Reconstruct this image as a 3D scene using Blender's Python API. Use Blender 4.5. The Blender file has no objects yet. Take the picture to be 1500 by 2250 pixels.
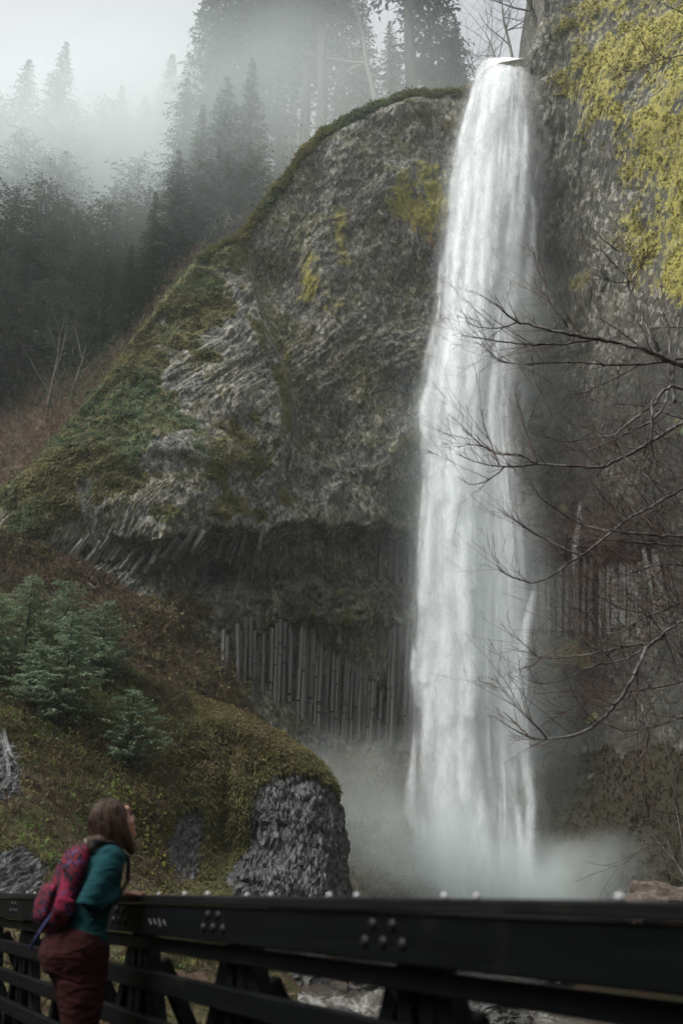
import bpy, math, random
import numpy as np
from mathutils import Vector, Matrix

random.seed(11)
RNG = np.random.default_rng(11)
SC = bpy.context.scene
COL = SC.collection
R = math.radians

# ------------------------------------------------------------------ camera
PITCH = R(20.8)
EYE = 1.14
cam_d = bpy.data.cameras.new("camera")
cam = bpy.data.objects.new("camera", cam_d)
COL.objects.link(cam)
cam.location = (0, 0, EYE)
cam.rotation_euler = (R(90) + PITCH, 0, 0)
cam_d.sensor_width = 36
cam_d.lens = 35
cam_d.clip_start = 0.05
cam_d.clip_end = 5000
cam_d.dof.use_dof = True
cam_d.dof.focus_distance = 58
cam_d.dof.aperture_fstop = 2.1
SC.camera = cam

# ------------------------------------------------------------------ overcast daylight
SUN_EL, SUN_AZ = R(52), R(-122)          # azimuth measured from the view direction, negative = left
w = bpy.data.worlds.new("World")
SC.world = w
w.use_nodes = True
wn = w.node_tree
wn.nodes.clear()
sky = wn.nodes.new("ShaderNodeTexSky")
sky.sky_type = 'NISHITA'
sky.sun_disc = False
sky.sun_elevation = SUN_EL
sky.sun_rotation = SUN_AZ
sky.air_density = 1.0
sky.dust_density = 3.0
hs = wn.nodes.new("ShaderNodeHueSaturation")
hs.inputs["Saturation"].default_value = 0.13      # a closed cloud cover: nearly grey
bg = wn.nodes.new("ShaderNodeBackground")
bg.inputs["Strength"].default_value = 0.14
wo = wn.nodes.new("ShaderNodeOutputWorld")
wn.links.new(sky.outputs[0], hs.inputs["Color"])
wn.links.new(hs.outputs[0], bg.inputs["Color"])
wn.links.new(bg.outputs[0], wo.inputs["Surface"])

sun_d = bpy.data.lights.new("sun", 'SUN')
sun_d.energy = 1.5
sun_d.angle = R(24)
sun_d.color = (1.0, 0.97, 0.92)
sun = bpy.data.objects.new("sun", sun_d)
COL.objects.link(sun)
sdir = Vector((math.sin(SUN_AZ) * math.cos(SUN_EL), math.cos(SUN_AZ) * math.cos(SUN_EL), math.sin(SUN_EL)))
sun.rotation_euler = sdir.to_track_quat('Z', 'Y').to_euler()
sun.location = (0, 0, 150)

SC.view_settings.view_transform = 'Standard'
SC.view_settings.look = 'None'
SC.view_settings.exposure = 1.0
SC.view_settings.gamma = 1.0
SC.view_settings.use_curve_mapping = False
SC.render.engine = 'CYCLES'
SC.cycles.use_denoising = True
SC.cycles.max_bounces = 6
SC.cycles.diffuse_bounces = 3
SC.cycles.glossy_bounces = 2
SC.cycles.transmission_bounces = 4
SC.cycles.volume_bounces = 3
SC.cycles.transparent_max_bounces = 40
SC.cycles.volume_step_rate = 1.0
SC.cycles.volume_max_steps = 96
SC.cycles.sample_clamp_indirect = 4.0

# ------------------------------------------------------------------ pixel <-> world (1500x2250 photo pixels)
F = 35 / 36 * 2250
CP, SP = math.cos(PITCH), math.sin(PITCH)

def P(px, py, Y):
    """world point seen at a photo pixel, at forward distance Y"""
    u = (px - 750) / F
    v = (1125 - py) / F
    k = Y / (CP - v * SP)
    return np.array([u * k, Y, EYE + (SP + v * CP) * k])

def proj(x, y, z):
    z = z - EYE
    d = y * CP + z * SP
    up = -y * SP + z * CP
    return 750 + F * x / d, 1125 - F * up / d

# ------------------------------------------------------------------ noise
def _h(ix, iy, iz, seed):
    with np.errstate(over='ignore'):
        h = ix.astype(np.uint32) * np.uint32(374761393) + iy.astype(np.uint32) * np.uint32(668265263) \
            + iz.astype(np.uint32) * np.uint32(2246822519) + np.uint32((seed * 3266489917) & 0xffffffff)
        h ^= h >> np.uint32(15)
        h *= np.uint32(2246822519)
        h ^= h >> np.uint32(13)
        h *= np.uint32(3266489917)
        h ^= h >> np.uint32(16)
    return h.astype(np.float64) / 4294967295.0

def vnoise(p, seed=0):
    i = np.floor(p).astype(np.int64)
    f = p - i
    f = f * f * f * (f * (f * 6 - 15) + 10)
    r = 0
    for a in (0, 1):
        wx = f[:, 0] if a else 1 - f[:, 0]
        for b in (0, 1):
            wy = f[:, 1] if b else 1 - f[:, 1]
            for c in (0, 1):
                wz = f[:, 2] if c else 1 - f[:, 2]
                r = r + wx * wy * wz * _h(i[:, 0] + a, i[:, 1] + b, i[:, 2] + c, seed)
    return r * 2 - 1

def fbm(p, octaves=4, seed=0, gain=0.5):
    s = 0
    a = 1.0
    for o in range(octaves):
        s = s + a * vnoise(p * (2.03 ** o), seed + o * 17)
        a *= gain
    return s

def worley(p, seed=0):
    i = np.floor(p).astype(np.int64)
    f1 = np.full(len(p), 9.0)
    f2 = np.full(len(p), 9.0)
    idv = np.zeros(len(p))
    for a in (-1, 0, 1):
        for b in (-1, 0, 1):
            for c in (-1, 0, 1):
                X, Yc, Z = i[:, 0] + a, i[:, 1] + b, i[:, 2] + c
                d = (X + _h(X, Yc, Z, seed) - p[:, 0]) ** 2 + (Yc + _h(X, Yc, Z, seed + 1) - p[:, 1]) ** 2 \
                    + (Z + _h(X, Yc, Z, seed + 2) - p[:, 2]) ** 2
                m = d < f1
                f2 = np.where(m, f1, np.minimum(f2, d))
                idv = np.where(m, _h(X, Yc, Z, seed + 3), idv)
                f1 = np.where(m, d, f1)
    return np.sqrt(f1), np.sqrt(f2), idv

def sstep(a, b, x):
    t = np.clip((x - a) / (b - a), 0, 1)
    return t * t * (3 - 2 * t)

def poly_mask(px, py, poly, soft):
    """signed-distance mask of a polygon, 1 inside, fading over +-soft"""
    pts = np.array(poly, float)
    n = len(pts)
    d2 = np.full(px.shape, 1e18)
    inside = np.zeros(px.shape, bool)
    for k in range(n):
        a, b = pts[k], pts[(k + 1) % n]
        e = b - a
        t = np.clip(((px - a[0]) * e[0] + (py - a[1]) * e[1]) / (e @ e + 1e-9), 0, 1)
        d2 = np.minimum(d2, (px - a[0] - t * e[0]) ** 2 + (py - a[1] - t * e[1]) ** 2)
        c = (a[1] > py) != (b[1] > py)
        xx = a[0] + (py - a[1]) * e[0] / (e[1] if e[1] else 1e-9)
        inside ^= c & (px < xx)
    d = np.sqrt(d2) * np.where(inside, 1, -1)
    return sstep(-soft, soft, d)

class TPS:
    def __init__(s, pts, vals, lam=0.02):
        s.p = np.array(pts, float)
        n, k = s.p.shape
        A = np.zeros((n + k + 1, n + k + 1))
        A[:n, :n] = s.ker(s.p) + lam * np.eye(n)
        A[:n, n] = 1
        A[:n, n + 1:] = s.p
        A[n:, :n] = A[:n, n:].T
        b = np.zeros(n + k + 1)
        b[:n] = vals
        s.c = np.linalg.solve(A, b)

    def ker(s, q):
        r2 = ((q[:, None, :] - s.p[None]) ** 2).sum(2)
        return 0.5 * r2 * np.log(r2 + 1e-9)

    def __call__(s, q):
        out = np.empty(len(q))
        n = len(s.p)
        for a in range(0, len(q), 50000):
            qq = q[a:a + 50000]
            out[a:a + 50000] = s.ker(qq) @ s.c[:n] + s.c[n] + qq @ s.c[n + 1:]
        return out

# ------------------------------------------------------------------ object helpers
def mesh_np(name, verts, faces, mat=None, attrs=None, smooth=False):
    """faces: (n,k) int array with k = 3 or 4"""
    me = bpy.data.meshes.new(name)
    verts = np.ascontiguousarray(verts, dtype=np.float32)
    faces = np.ascontiguousarray(faces, dtype=np.int32)
    k = faces.shape[1]
    me.vertices.add(len(verts))
    me.vertices.foreach_set("co", verts.ravel())
    me.loops.add(faces.size)
    me.loops.foreach_set("vertex_index", faces.ravel())
    me.polygons.add(len(faces))
    me.polygons.foreach_set("loop_start", np.arange(0, faces.size, k, dtype=np.int32))
    me.polygons.foreach_set("use_smooth", np.full(len(faces), smooth))
    me.update(calc_edges=True)
    for an, av in (attrs or {}).items():
        av = np.asarray(av, dtype=np.float32)
        at = me.attributes.new(an, 'FLOAT_COLOR', 'POINT')
        c = np.ones((len(verts), 4), np.float32)
        c[:, :av.shape[1]] = av
        at.data.foreach_set("color", c.ravel())
    if mat:
        me.materials.append(mat)
    return me

def link(name, me, parent=None, loc=None, rot=None, scale=None):
    o = bpy.data.objects.new(name, me)
    COL.objects.link(o)
    if parent:
        o.parent = parent
    if loc is not None:
        o.location = loc
    if rot is not None:
        o.rotation_euler = rot
    if scale is not None:
        o.scale = scale
    return o

def tag(o, label=None, cat=None, group=None, kind=None):
    if label: o["label"] = label
    if cat: o["category"] = cat
    if group: o["group"] = group
    if kind: o["kind"] = kind
    return o

def grid_faces(nr, nc):
    a = np.arange(nr * nc).reshape(nr, nc)
    return np.stack([a[:-1, :-1], a[:-1, 1:], a[1:, 1:], a[1:, :-1]], -1).reshape(-1, 4)

class MB:
    """collects shapes for one mesh (quads/tris of python lists)"""
    def __init__(s):
        s.v = []
        s.f = []

    def add(s, vs, fs):
        o = len(s.v)
        s.v += [tuple(map(float, q)) for q in vs]
        s.f += [tuple(i + o for i in q) for q in fs]

    def box(s, c, size, rz=0.0, mat=None, bevel=0.0):
        hx, hy, hz = (q / 2 for q in size)
        M = mat or Matrix.Rotation(rz, 3, 'Z')
        c = Vector(c)
        if bevel <= 0:
            vs = [c + M @ Vector((x * hx, y * hy, z * hz)) for x in (-1, 1) for y in (-1, 1) for z in (-1, 1)]
            s.add(vs, [(0, 1, 3, 2), (4, 6, 7, 5), (0, 4, 5, 1), (2, 3, 7, 6), (0, 2, 6, 4), (1, 5, 7, 3)])
            return
        b = min(bevel, hx * .9, hy * .9, hz * .9)
        vs = []
        idx = {}
        for x in (-1, 1):
            for y in (-1, 1):
                for z in (-1, 1):
                    for ax in range(3):
                        q = [x * (hx - b), y * (hy - b), z * (hz - b)]
                        q[ax] = (x * hx, y * hy, z * hz)[ax]
                        idx[(x, y, z, ax)] = len(vs)
                        vs.append(c + M @ Vector(q))
        fs = []
        for ax in range(3):
            o1, o2 = [a for a in range(3) if a != ax]
            for sg in (-1, 1):
                q = []
                for a, b2 in ((-1, -1), (1, -1), (1, 1), (-1, 1)):
                    t = [0, 0, 0]
                    t[ax], t[o1], t[o2] = sg, a, b2
                    q.append(idx[(t[0], t[1], t[2], ax)])
                fs.append(tuple(q))
        for ax in range(3):
            o1, o2 = [a for a in range(3) if a != ax]
            for a in (-1, 1):
                for b2 in (-1, 1):
                    q = []
                    for sg, who in ((-1, o1), (1, o1), (1, o2), (-1, o2)):
                        t = [0, 0, 0]
                        t[ax], t[o1], t[o2] = sg, a, b2
                        q.append(idx[(t[0], t[1], t[2], who)])
                    fs.append(tuple(q))
        for x in (-1, 1):
            for y in (-1, 1):
                for z in (-1, 1):
                    fs.append(tuple(idx[(x, y, z, a)] for a in range(3)))
        s.add(vs, fs)

    def tube(s, pts, rad, n=6, cap=True):
        pts = [Vector(q) for q in pts]
        rings = []
        up = Vector((0.13, 0.21, 1)).normalized()
        vs = []
        for i, p in enumerate(pts):
            t = (pts[min(i + 1, len(pts) - 1)] - pts[max(i - 1, 0)])
            t = t.normalized() if t.length > 1e-9 else Vector((0, 0, 1))
            a = t.cross(up)
            if a.length < 0.05:
                a = t.cross(Vector((1, 0, 0)))
            a.normalize()
            b = t.cross(a)
            r = rad[i] if hasattr(rad, '__len__') else rad
            for k in range(n):
                th = 2 * math.pi * k / n
                vs.append(p + a * (r * math.cos(th)) + b * (r * math.sin(th)))
        fs = []
        for i in range(len(pts) - 1):
            for k in range(n):
                fs.append((i * n + k, i * n + (k + 1) % n, (i + 1) * n + (k + 1) % n, (i + 1) * n + k))
        if cap:
            fs.append(tuple(range(n - 1, -1, -1)))
            fs.append(tuple(range((len(pts) - 1) * n, len(pts) * n)))
        s.add(vs, fs)

    def mesh(s, name, mat=None, smooth=False, fix=True):
        me = bpy.data.meshes.new(name)
        me.from_pydata(s.v, [], s.f)
        if fix:
            import bmesh
            bm = bmesh.new()
            bm.from_mesh(me)
            bmesh.ops.recalc_face_normals(bm, faces=bm.faces)
            bm.to_mesh(me)
            bm.free()
        if mat:
            me.materials.append(mat)
        if smooth:
            me.polygons.foreach_set("use_smooth", [True] * len(me.polygons))
        return me

    def build(s, name, mat=None, parent=None, smooth=False, **k):
        return link(name, s.mesh(name, mat, smooth), parent, **k)

# ------------------------------------------------------------------ material helper
class NT:
    def __init__(s, name):
        s.m = bpy.data.materials.new(name)
        s.m.use_nodes = True
        s.t = s.m.node_tree
        s.t.nodes.clear()
        s.out = s.t.nodes.new("ShaderNodeOutputMaterial")

    def n(s, typ, ins=None, **props):
        nd = s.t.nodes.new("ShaderNode" + typ)
        for k, v in props.items():
            setattr(nd, k, v)
        for k, v in (ins or {}).items():
            s.put(nd.inputs[k], v)
        return nd

    def put(s, sock, v):
        if hasattr(v, "outputs"):
            v = v.outputs[0]
        if isinstance(v, bpy.types.NodeSocket):
            s.t.links.new(v, sock)
        else:
            if sock.type == 'RGBA' and len(v) == 3:
                v = (*v, 1)
            sock.default_value = v

    def mix(s, fac, a, b, blend='MIX'):
        nd = s.n("Mix", data_type='RGBA', blend_type=blend, clamp_factor=True)
        s.put(nd.inputs[0], fac)
        s.put(nd.inputs[6], a)
        s.put(nd.inputs[7], b)
        return nd.outputs[2]

    def math(s, op, a, b=0.0, c=0.0, clamp=False):
        nd = s.n("Math", operation=op, use_clamp=clamp)
        s.put(nd.inputs[0], a)
        s.put(nd.inputs[1], b)
        if len(nd.inputs) > 2:
            s.put(nd.inputs[2], c)
        return nd.outputs[0]

    def ramp(s, fac, lo, hi, a=0.0, b=1.0, smooth=True):
        nd = s.n("MapRange", interpolation_type='SMOOTHSTEP' if smooth else 'LINEAR')
        for k, v in zip(range(5), (fac, lo, hi, a, b)):
            s.put(nd.inputs[k], v)
        return nd.outputs[0]

    def coord(s, scale=(1, 1, 1), rot=(0, 0, 0), which="Object"):
        tc = s.n("TexCoord")
        mp = s.n("Mapping", {"Vector": tc.outputs[which], "Scale": scale, "Rotation": rot})
        return mp.outputs[0]

    def noise(s, vec, scale, detail=4, rough=0.55, dist=0.0):
        return s.n("TexNoise", {"Vector": vec, "Scale": scale, "Detail": detail, "Roughness": rough, "Distortion": dist}).outputs[0]

    def voro(s, vec, scale, feature='F1', out="Distance", rand=1.0):
        return s.n("TexVoronoi", {"Vector": vec, "Scale": scale, "Randomness": rand}, feature=feature).outputs[out]

    def attr(s, name):
        a = s.n("Attribute", attribute_name=name)
        sp = s.n("SeparateColor", {"Color": a.outputs["Color"]})
        return sp.outputs

    def bump(s, height, strength=0.5, dist=0.1, normal=None):
        nd = s.n("Bump", {"Strength": strength, "Distance": dist, "Height": height})
        if normal is not None:
            s.put(nd.inputs["Normal"], normal)
        return nd.outputs[0]

    def bsdf(s, color, rough=0.8, normal=None, spec=0.3, **kw):
        ins = {"Base Color": color, "Roughness": rough, "Specular IOR Level": spec}
        ins.update(kw)
        nd = s.n("BsdfPrincipled", ins)
        if normal is not None:
            s.put(nd.inputs["Normal"], normal)
        s.t.links.new(nd.outputs[0], s.out.inputs["Surface"])
        return s.m
# ================================================================== CLIFF
CTRL = [  # photo pixel, forward distance in metres
    (1100, 140, 67), (1080, 500, 68.5), (1060, 1000, 70), (1050, 1400, 70), (1050, 1700, 69), (1050, 1950, 67),
    (1250, 100, 65.5), (1250, 500, 66), (1250, 900, 67), (1250, 1300, 67.5), (1250, 1650, 66), (1250, 1950, 62),
    (1500, 0, 58), (1500, 400, 57), (1500, 800, 58), (1500, 1200, 59), (1500, 1600, 58), (1500, 1950, 54),
    (1800, 0, 46), (1800, 1000, 48), (1800, 1900, 46),
    (900, 210, 67), (900, 600, 68.5), (900, 900, 68.5), (900, 1100, 67),
    (750, 300, 66), (750, 600, 66), (750, 900, 65.5), (750, 1100, 63.5),
    (620, 420, 64.5), (600, 700, 62), (640, 950, 60.5), (600, 1120, 59.5),
    (450, 580, 62), (450, 800, 58.5), (450, 1000, 56.5), (450, 1130, 56),
    (250, 820, 58), (250, 1000, 54.5), (250, 1130, 54),
    (50, 1060, 54.5), (80, 1130, 54), (-150, 1150, 56),
    (600, 1400, 62), (600, 1500, 62), (800, 1400, 65), (800, 1600, 65), (700, 1800, 58), (880, 1900, 58), (850, 1720, 62),
    (300, 1290, 54), (200, 1350, 52), (300, 1450, 51), (440, 1380, 56.5), (470, 1500, 54), (100, 1260, 53),
    (0, 1200, 54), (0, 1400, 49), (-200, 1400, 46), (200, 1700, 46), (-150, 1900, 42), (550, 1950, 52),
]
_p = np.array([P(*c) for c in CTRL])
CLIFF_T = TPS(_p[:, [0, 2]] / 10, _p[:, 1], lam=0.01)
RIM = [(-330, 1230, 60), (-120, 1170, 57), (0, 1085, 55), (60, 1025, 54.5), (150, 925, 55.5), (270, 770, 58.5), (345, 665, 60), (430, 572, 62), (520, 528, 63),
       (600, 415, 64.5), (700, 300, 66), (800, 237, 66.5), (900, 205, 67), (1000, 197, 67), (1040, 190, 67),
       (1062, 150, 67), (1100, 136, 67), (1150, 133, 67), (1158, 120, 66.6), (1166, 90, 66.3), (1185, 60, 66),
       (1198, 0, 65.8), (1212, -200, 65.6), (1230, -380, 65.4)]
_r = np.array([P(*c) for c in RIM])

def rim_z(x):
    return np.interp(x, _r[:, 0], _r[:, 2])

def px_line(pts):
    a = np.array(pts, float)
    return lambda q: np.interp(q, a[:, 0], a[:, 1])

EDGE1 = px_line([(-100, 1135), (60, 1165), (200, 1185), (300, 1187), (430, 1172), (520, 1158), (650, 1163), (760, 1155), (900, 1168),
                 (1000, 1170), (1150, 1190), (1250, 1205), (1380, 1190), (1500, 1190)])
AMP1 = px_line([(0, 0.0), (120, 0.4), (250, 1.2), (420, 2.2), (500, 2.3), (900, 2.3), (1000, 2.3), (1200, 2.0), (1500, 1.6)])
OVER = px_line([(600, 960), (650, 975), (700, 1010), (780, 1060), (860, 1130), (930, 1160)])

def cliff_base(x, z):
    """forward distance of the wall, without the fine relief"""
    Y = CLIFF_T(np.stack([x, z], 1) / 10)
    px, py = proj(x, Y, z)
    d = py - EDGE1(px) + 9 * np.sin(px * .031) + 6 * np.sin(px * .083 + 1)
    A = AMP1(px)
    cen = sstep(260, 430, px) * (1 - sstep(1120, 1170, px))
    prof = np.interp(d, [-6, 14, 95, 135, 200, 222, 470, 560], [0, 1, 1.05, .42, .3, .62, .55, .0])
    prof_side = np.interp(d, [-6, 14, 110, 150, 260, 330], [0, 1, .8, .1, 0, 0])
    prof_right = np.interp(d, [-6, 20, 185, 215, 300, 400], [0, 1, 1, .35, .8, 0])
    right = sstep(1140, 1180, px)
    Y = Y + A * (prof * cen + (1 - cen) * ((1 - right) * prof_side + right * prof_right))
    # cave at the left end of the alcove
    Y = Y + 2.0 * np.exp(-(((px - 445) / 55) ** 2 + ((py - 1222) / 30) ** 2))
    # overhang above the light facet
    o = OVER(px) - py
    Y = Y + 2.6 * sstep(-4, 12, o) * (1 - sstep(20, 190, o)) * sstep(615, 690, px) * (1 - sstep(900, 960, px))
    # crest running down the buttress, wall steps back on its right
    cx = np.interp(py, [500, 560, 700, 800, 900, 985], [528, 540, 575, 622, 640, 650])
    Y = Y + 1.5 * sstep(-4, 16, px - cx) * (1 - sstep(60, 170, px - cx)) * sstep(530, 600, py) * (1 - sstep(960, 1000, py))
    return Y, px, py

GRASS_POLY = [(-300, 1170), (60, 1175), (150, 1215), (230, 1255), (300, 1300), (400, 1285), (470, 1330), (420, 1390), (500, 1400), (540, 1470),
              (560, 1560), (640, 1700), (660, 1990), (-300, 1990)]
GRASS2_POLY = [(700, 1660), (800, 1640), (900, 1660), (1000, 1700), (1230, 1660), (1330, 1640), (1560, 1630), (1560, 2000), (640, 2000)]
MOSS_POLY = [(-200, 1130), (-90, 980), (50, 830), (170, 670), (245, 570), (340, 470), (500, 420), (540, 560), (545, 700), (470, 730), (400, 800),
             (370, 880), (345, 960), (330, 1060), (230, 1130), (130, 1165), (-40, 1170)]
MOSS2_POLY = [(590, 800), (615, 810), (640, 870), (640, 960), (600, 1010), (545, 1062), (535, 1050), (590, 990), (625, 930), (605, 850)]
MOSS3_POLY = [(880, 960), (935, 960), (930, 1110), (880, 1090)]
RIM_POLY = [(430, 555), (520, 515), (600, 400), (700, 285), (800, 222), (900, 190), (1040, 180), (1040, 203), (900, 222), (800, 256), (710, 312), (615, 425), (540, 530), (440, 585)]
LICHEN_POLYS = [([(905, 350), (960, 345), (985, 420), (975, 520), (935, 525), (880, 485), (855, 470), (865, 410)], 48, .85),
                ([(660, 560), (690, 555), (700, 640), (755, 680), (750, 695), (700, 670), (655, 640)], 24, .85),
                ([(735, 455), (755, 460), (760, 540), (775, 590), (750, 590), (735, 520)], 22, .8),
                ([(525, 530), (540, 530), (545, 580), (528, 575)], 8, .7), ([(618, 740), (635, 740), (636, 850), (622, 840)], 9, .6),
                ([(1225, 60), (1300, -60), (1600, -100), (1600, 720), (1500, 690), (1425, 650), (1375, 540), (1370, 480), (1420, 430), (1360, 350), (1380, 300), (1290, 285), (1240, 200)], 85, .78),
                ([(1385, 330), (1600, 250), (1600, 720), (1500, 690), (1425, 650), (1375, 540), (1370, 480), (1430, 430)], 60, .85)]
ORANGE_POLY = [(870, 485), (900, 490), (985, 505), (985, 530), (940, 535), (905, 515), (875, 505)]
PALE_POLY = [(330, 690), (480, 620), (560, 780), (560, 900), (600, 960), (560, 1060), (640, 1110), (600, 1155), (300, 1170), (200, 1150), (330, 1060), (370, 900), (400, 800)]
FACET_POLY = [(600, 980), (660, 985), (860, 1130), (700, 1158), (480, 1160), (520, 1080)]

XS = np.arange(-27, 30, .115)
NZ = 660
zb = -6.0
ztop = rim_z(XS)
ZT = np.linspace(0, 1, NZ)[:, None]
gz = zb + ZT * (ztop[None] - zb)
gx = np.broadcast_to(XS[None], gz.shape)
x0 = gx.ravel().copy()
z0 = gz.ravel().copy()
Y0, PX, PY = cliff_base(x0, z0)

def ns(a, s, o=3, seed=0):
    return fbm(a * s, o, seed)

pos = np.stack([x0, Y0, z0], 1)
grass = poly_mask(PX, PY, GRASS_POLY, 26)
grass = np.maximum(grass, poly_mask(PX, PY, GRASS2_POLY, 40) * .85)
pn = pos * np.array([1, 1, 1.0])
n1 = ns(pos, .9, 4, 5)
n2 = ns(pos, .22, 3, 6)
grass = sstep(.35, .65, grass + .32 * n1)
moss = np.maximum(poly_mask(PX, PY, MOSS_POLY, 85), poly_mask(PX, PY, MOSS2_POLY, 12) * .9)
moss = np.maximum(moss, poly_mask(PX, PY, MOSS3_POLY, 25) * .45)
moss = np.maximum(moss, poly_mask(PX, PY, RIM_POLY, 9))
moss = np.maximum(moss, .42 * poly_mask(PX, PY, PALE_POLY, 60))
n1b = ns(pos, .55, 5, 15, )
moss = sstep(.28, .78, moss * .92 + .46 * n1b + .2 * n2)
lich = np.zeros_like(PX)
for poly, soft, am in LICHEN_POLYS:
    lich = np.maximum(lich, am * poly_mask(PX, PY, poly, soft))
lich = np.clip(lich * (1 + .55 * n2 + .45 * n1), 0, 1)
orange = poly_mask(PX, PY, ORANGE_POLY, 12) * .8
pale = poly_mask(PX, PY, PALE_POLY, 60)
facet = poly_mask(PX, PY, FACET_POLY, 30)
pale = np.maximum(pale * .9, facet * .62)  # facet is paled together with the lichen patches
wet = sstep(170, 60, np.abs(PX - 1150)) * sstep(150, 420, PY) * .8
wet = np.maximum(wet, sstep(1175, 1230, PY) * sstep(330, 520, PX) * .3)  # darker band from the alcove downwards
wet = np.maximum(wet, sstep(640, 960, PY + .3 * (PX - 1250)) * sstep(1130, 1200, PX) * 1.0)  # dark brown rock of the lower right wall
wet = np.clip(wet + .35 * n2 * (wet > .05) + .25 * n1 * (wet > .05), 0, 1)
rimm = poly_mask(PX, PY, RIM_POLY, 9)

# fine relief: big undulation, broken blocks, hackly chips; blocks follow the fan of the joints
lean = np.interp(PX, [100, 300, 520, 700, 1100, 1500], [.75, .6, .15, 0, 0, -.25]) * sstep(850, 1150, PY) + .2 * sstep(900, 700, PY)
xr = x0 - lean * z0
q = np.stack([xr, Y0, z0], 1)
wrp = np.stack([ns(pos, .5, 2, 31), ns(pos, .5, 2, 32), ns(pos, .5, 2, 33)], 1) * .5
f1, f2, idb = worley((q * np.array([.55, .5, .33]) + wrp * .35), 40)
g1, g2, idc = worley((q * np.array([1.7, 1.2, .95]) + wrp * .5), 50)
h1, h2, idd = worley((q * np.array([3.6, 2.5, 2.2]) + wrp), 60)
big = 1.1 * ns(pos, .085, 3, 3) + .55 * n2
blocks = .17 * fbm(q * np.array([.7, .5, .34]), 5, 44, .6) + .05 * (idb - .5) + .07 * (idc - .5) + .11 * (idd - .5)
# ribs of the columnar tiers
dE = PY - EDGE1(PX)
tier = sstep(212, 228, dE) * sstep(480, 440, dE) * sstep(500, 560, PX) * sstep(960, 920, PX)
tier = np.maximum(tier, sstep(4, 16, dE) * sstep(112, 90, dE) * sstep(440, 500, PX) * sstep(960, 920, PX) * .8)
tier = np.maximum(tier, sstep(-2, 8, dE) * sstep(115, 80, dE) * sstep(90, 140, PX) * sstep(480, 430, PX))
tier = np.maximum(tier, sstep(6, 20, dE) * sstep(205, 185, dE) * sstep(1140, 1180, PX))
rx = xr / .40 + .25 * vnoise(np.stack([z0 * .5, xr * .3, xr * 0], 1), 12)
ri = np.floor(rx)
rh = _h(ri.astype(np.int64), ri.astype(np.int64) * 0 + np.floor(z0 / 2.6 + 3 * _h(ri.astype(np.int64), ri.astype(np.int64), ri.astype(np.int64), 5)).astype(np.int64), ri.astype(np.int64) * 0, 91)
ribs = tier * (.24 * (1 - np.abs(2 * (rx - ri) - 1) ** 2.5) + .34 * (rh - .5))
rough = .07 * ns(pos, 1.6, 3, 9)
rubble = sstep(255, 275, PY - EDGE1(PX) + 160) * sstep(225, 195, PY - EDGE1(PX)) * sstep(420, 520, PX) * sstep(960, 900, PX)
soft_ = np.clip(grass + moss * .75, 0, 1)
D = ribs + big * (1 - .3 * grass) + (blocks * (1 - .78 * soft_) + rough) * (1 + 1.3 * rubble) - .35 * soft_ * np.abs(n1)
tedge = np.repeat(ZT, len(XS), 1).ravel()
D = D * (0.25 + .75 * sstep(1.0, .97, tedge))
lipm = sstep(1045, 1065, PX) * sstep(1165, 1152, PX) * sstep(330, 180, PY)
D = D * (1 - lipm)
Y1 = Y0 - D
x1 = x0
z1 = z0 + 0.0 * (1 - soft_) + .25 * ns(np.stack([x0, Y0 * 0, z0 * 0], 1), .9, 3, 71) * sstep(.9, 1, tedge) * (1 - lipm)
CL = np.stack([x1, Y1, z1], 1)
# the rim rolls over backwards into the plateau
base = CL[-len(XS):]
rows = []
nstep = [(.15, .16), (.5, .34), (1.1, .5), (2, .55), (3.5, .5), (6, .3), (9, .0), (14, -.8), (20, -2)]
rimslope = sstep(P(600, 415, 64.5)[0], P(850, 220, 67)[0], XS)
lipx = sstep(P(1045, 150, 67)[0], P(1062, 150, 67)[0], XS) * sstep(P(1166, 120, 67)[0], P(1154, 120, 67)[0], XS)
for k, (dy, dz) in enumerate(nstep):
    b = base.copy()
    b[:, 1] += dy
    b[:, 2] += dz * (1 - lipx) + .18 * vnoise(np.stack([XS * 1.3, XS * 0 + k, XS * 0], 1), 3) * (1 - lipx)
    rows.append(b)
nx = len(XS)
CL_all = np.concatenate([CL] + rows)
rep = lambda a, v=None: np.concatenate([a, np.tile(a[-nx:], len(nstep))])
A1 = np.stack([rep(moss), rep(np.clip(lich, 0, 1)), rep(grass)], 1)
A1[len(CL):, 0] = np.tile((XS < P(1045, 150, 67)[0]).astype(float), len(nstep))
A1[len(CL):, 1:] = 0
A2 = np.stack([rep(pale), rep(np.clip(wet, 0, 1)), rep(np.maximum(orange, 0))], 1)
A2[len(CL):] = 0
A3 = np.stack([rep(idc), rep(idd), rep(rimm)], 1)

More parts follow.
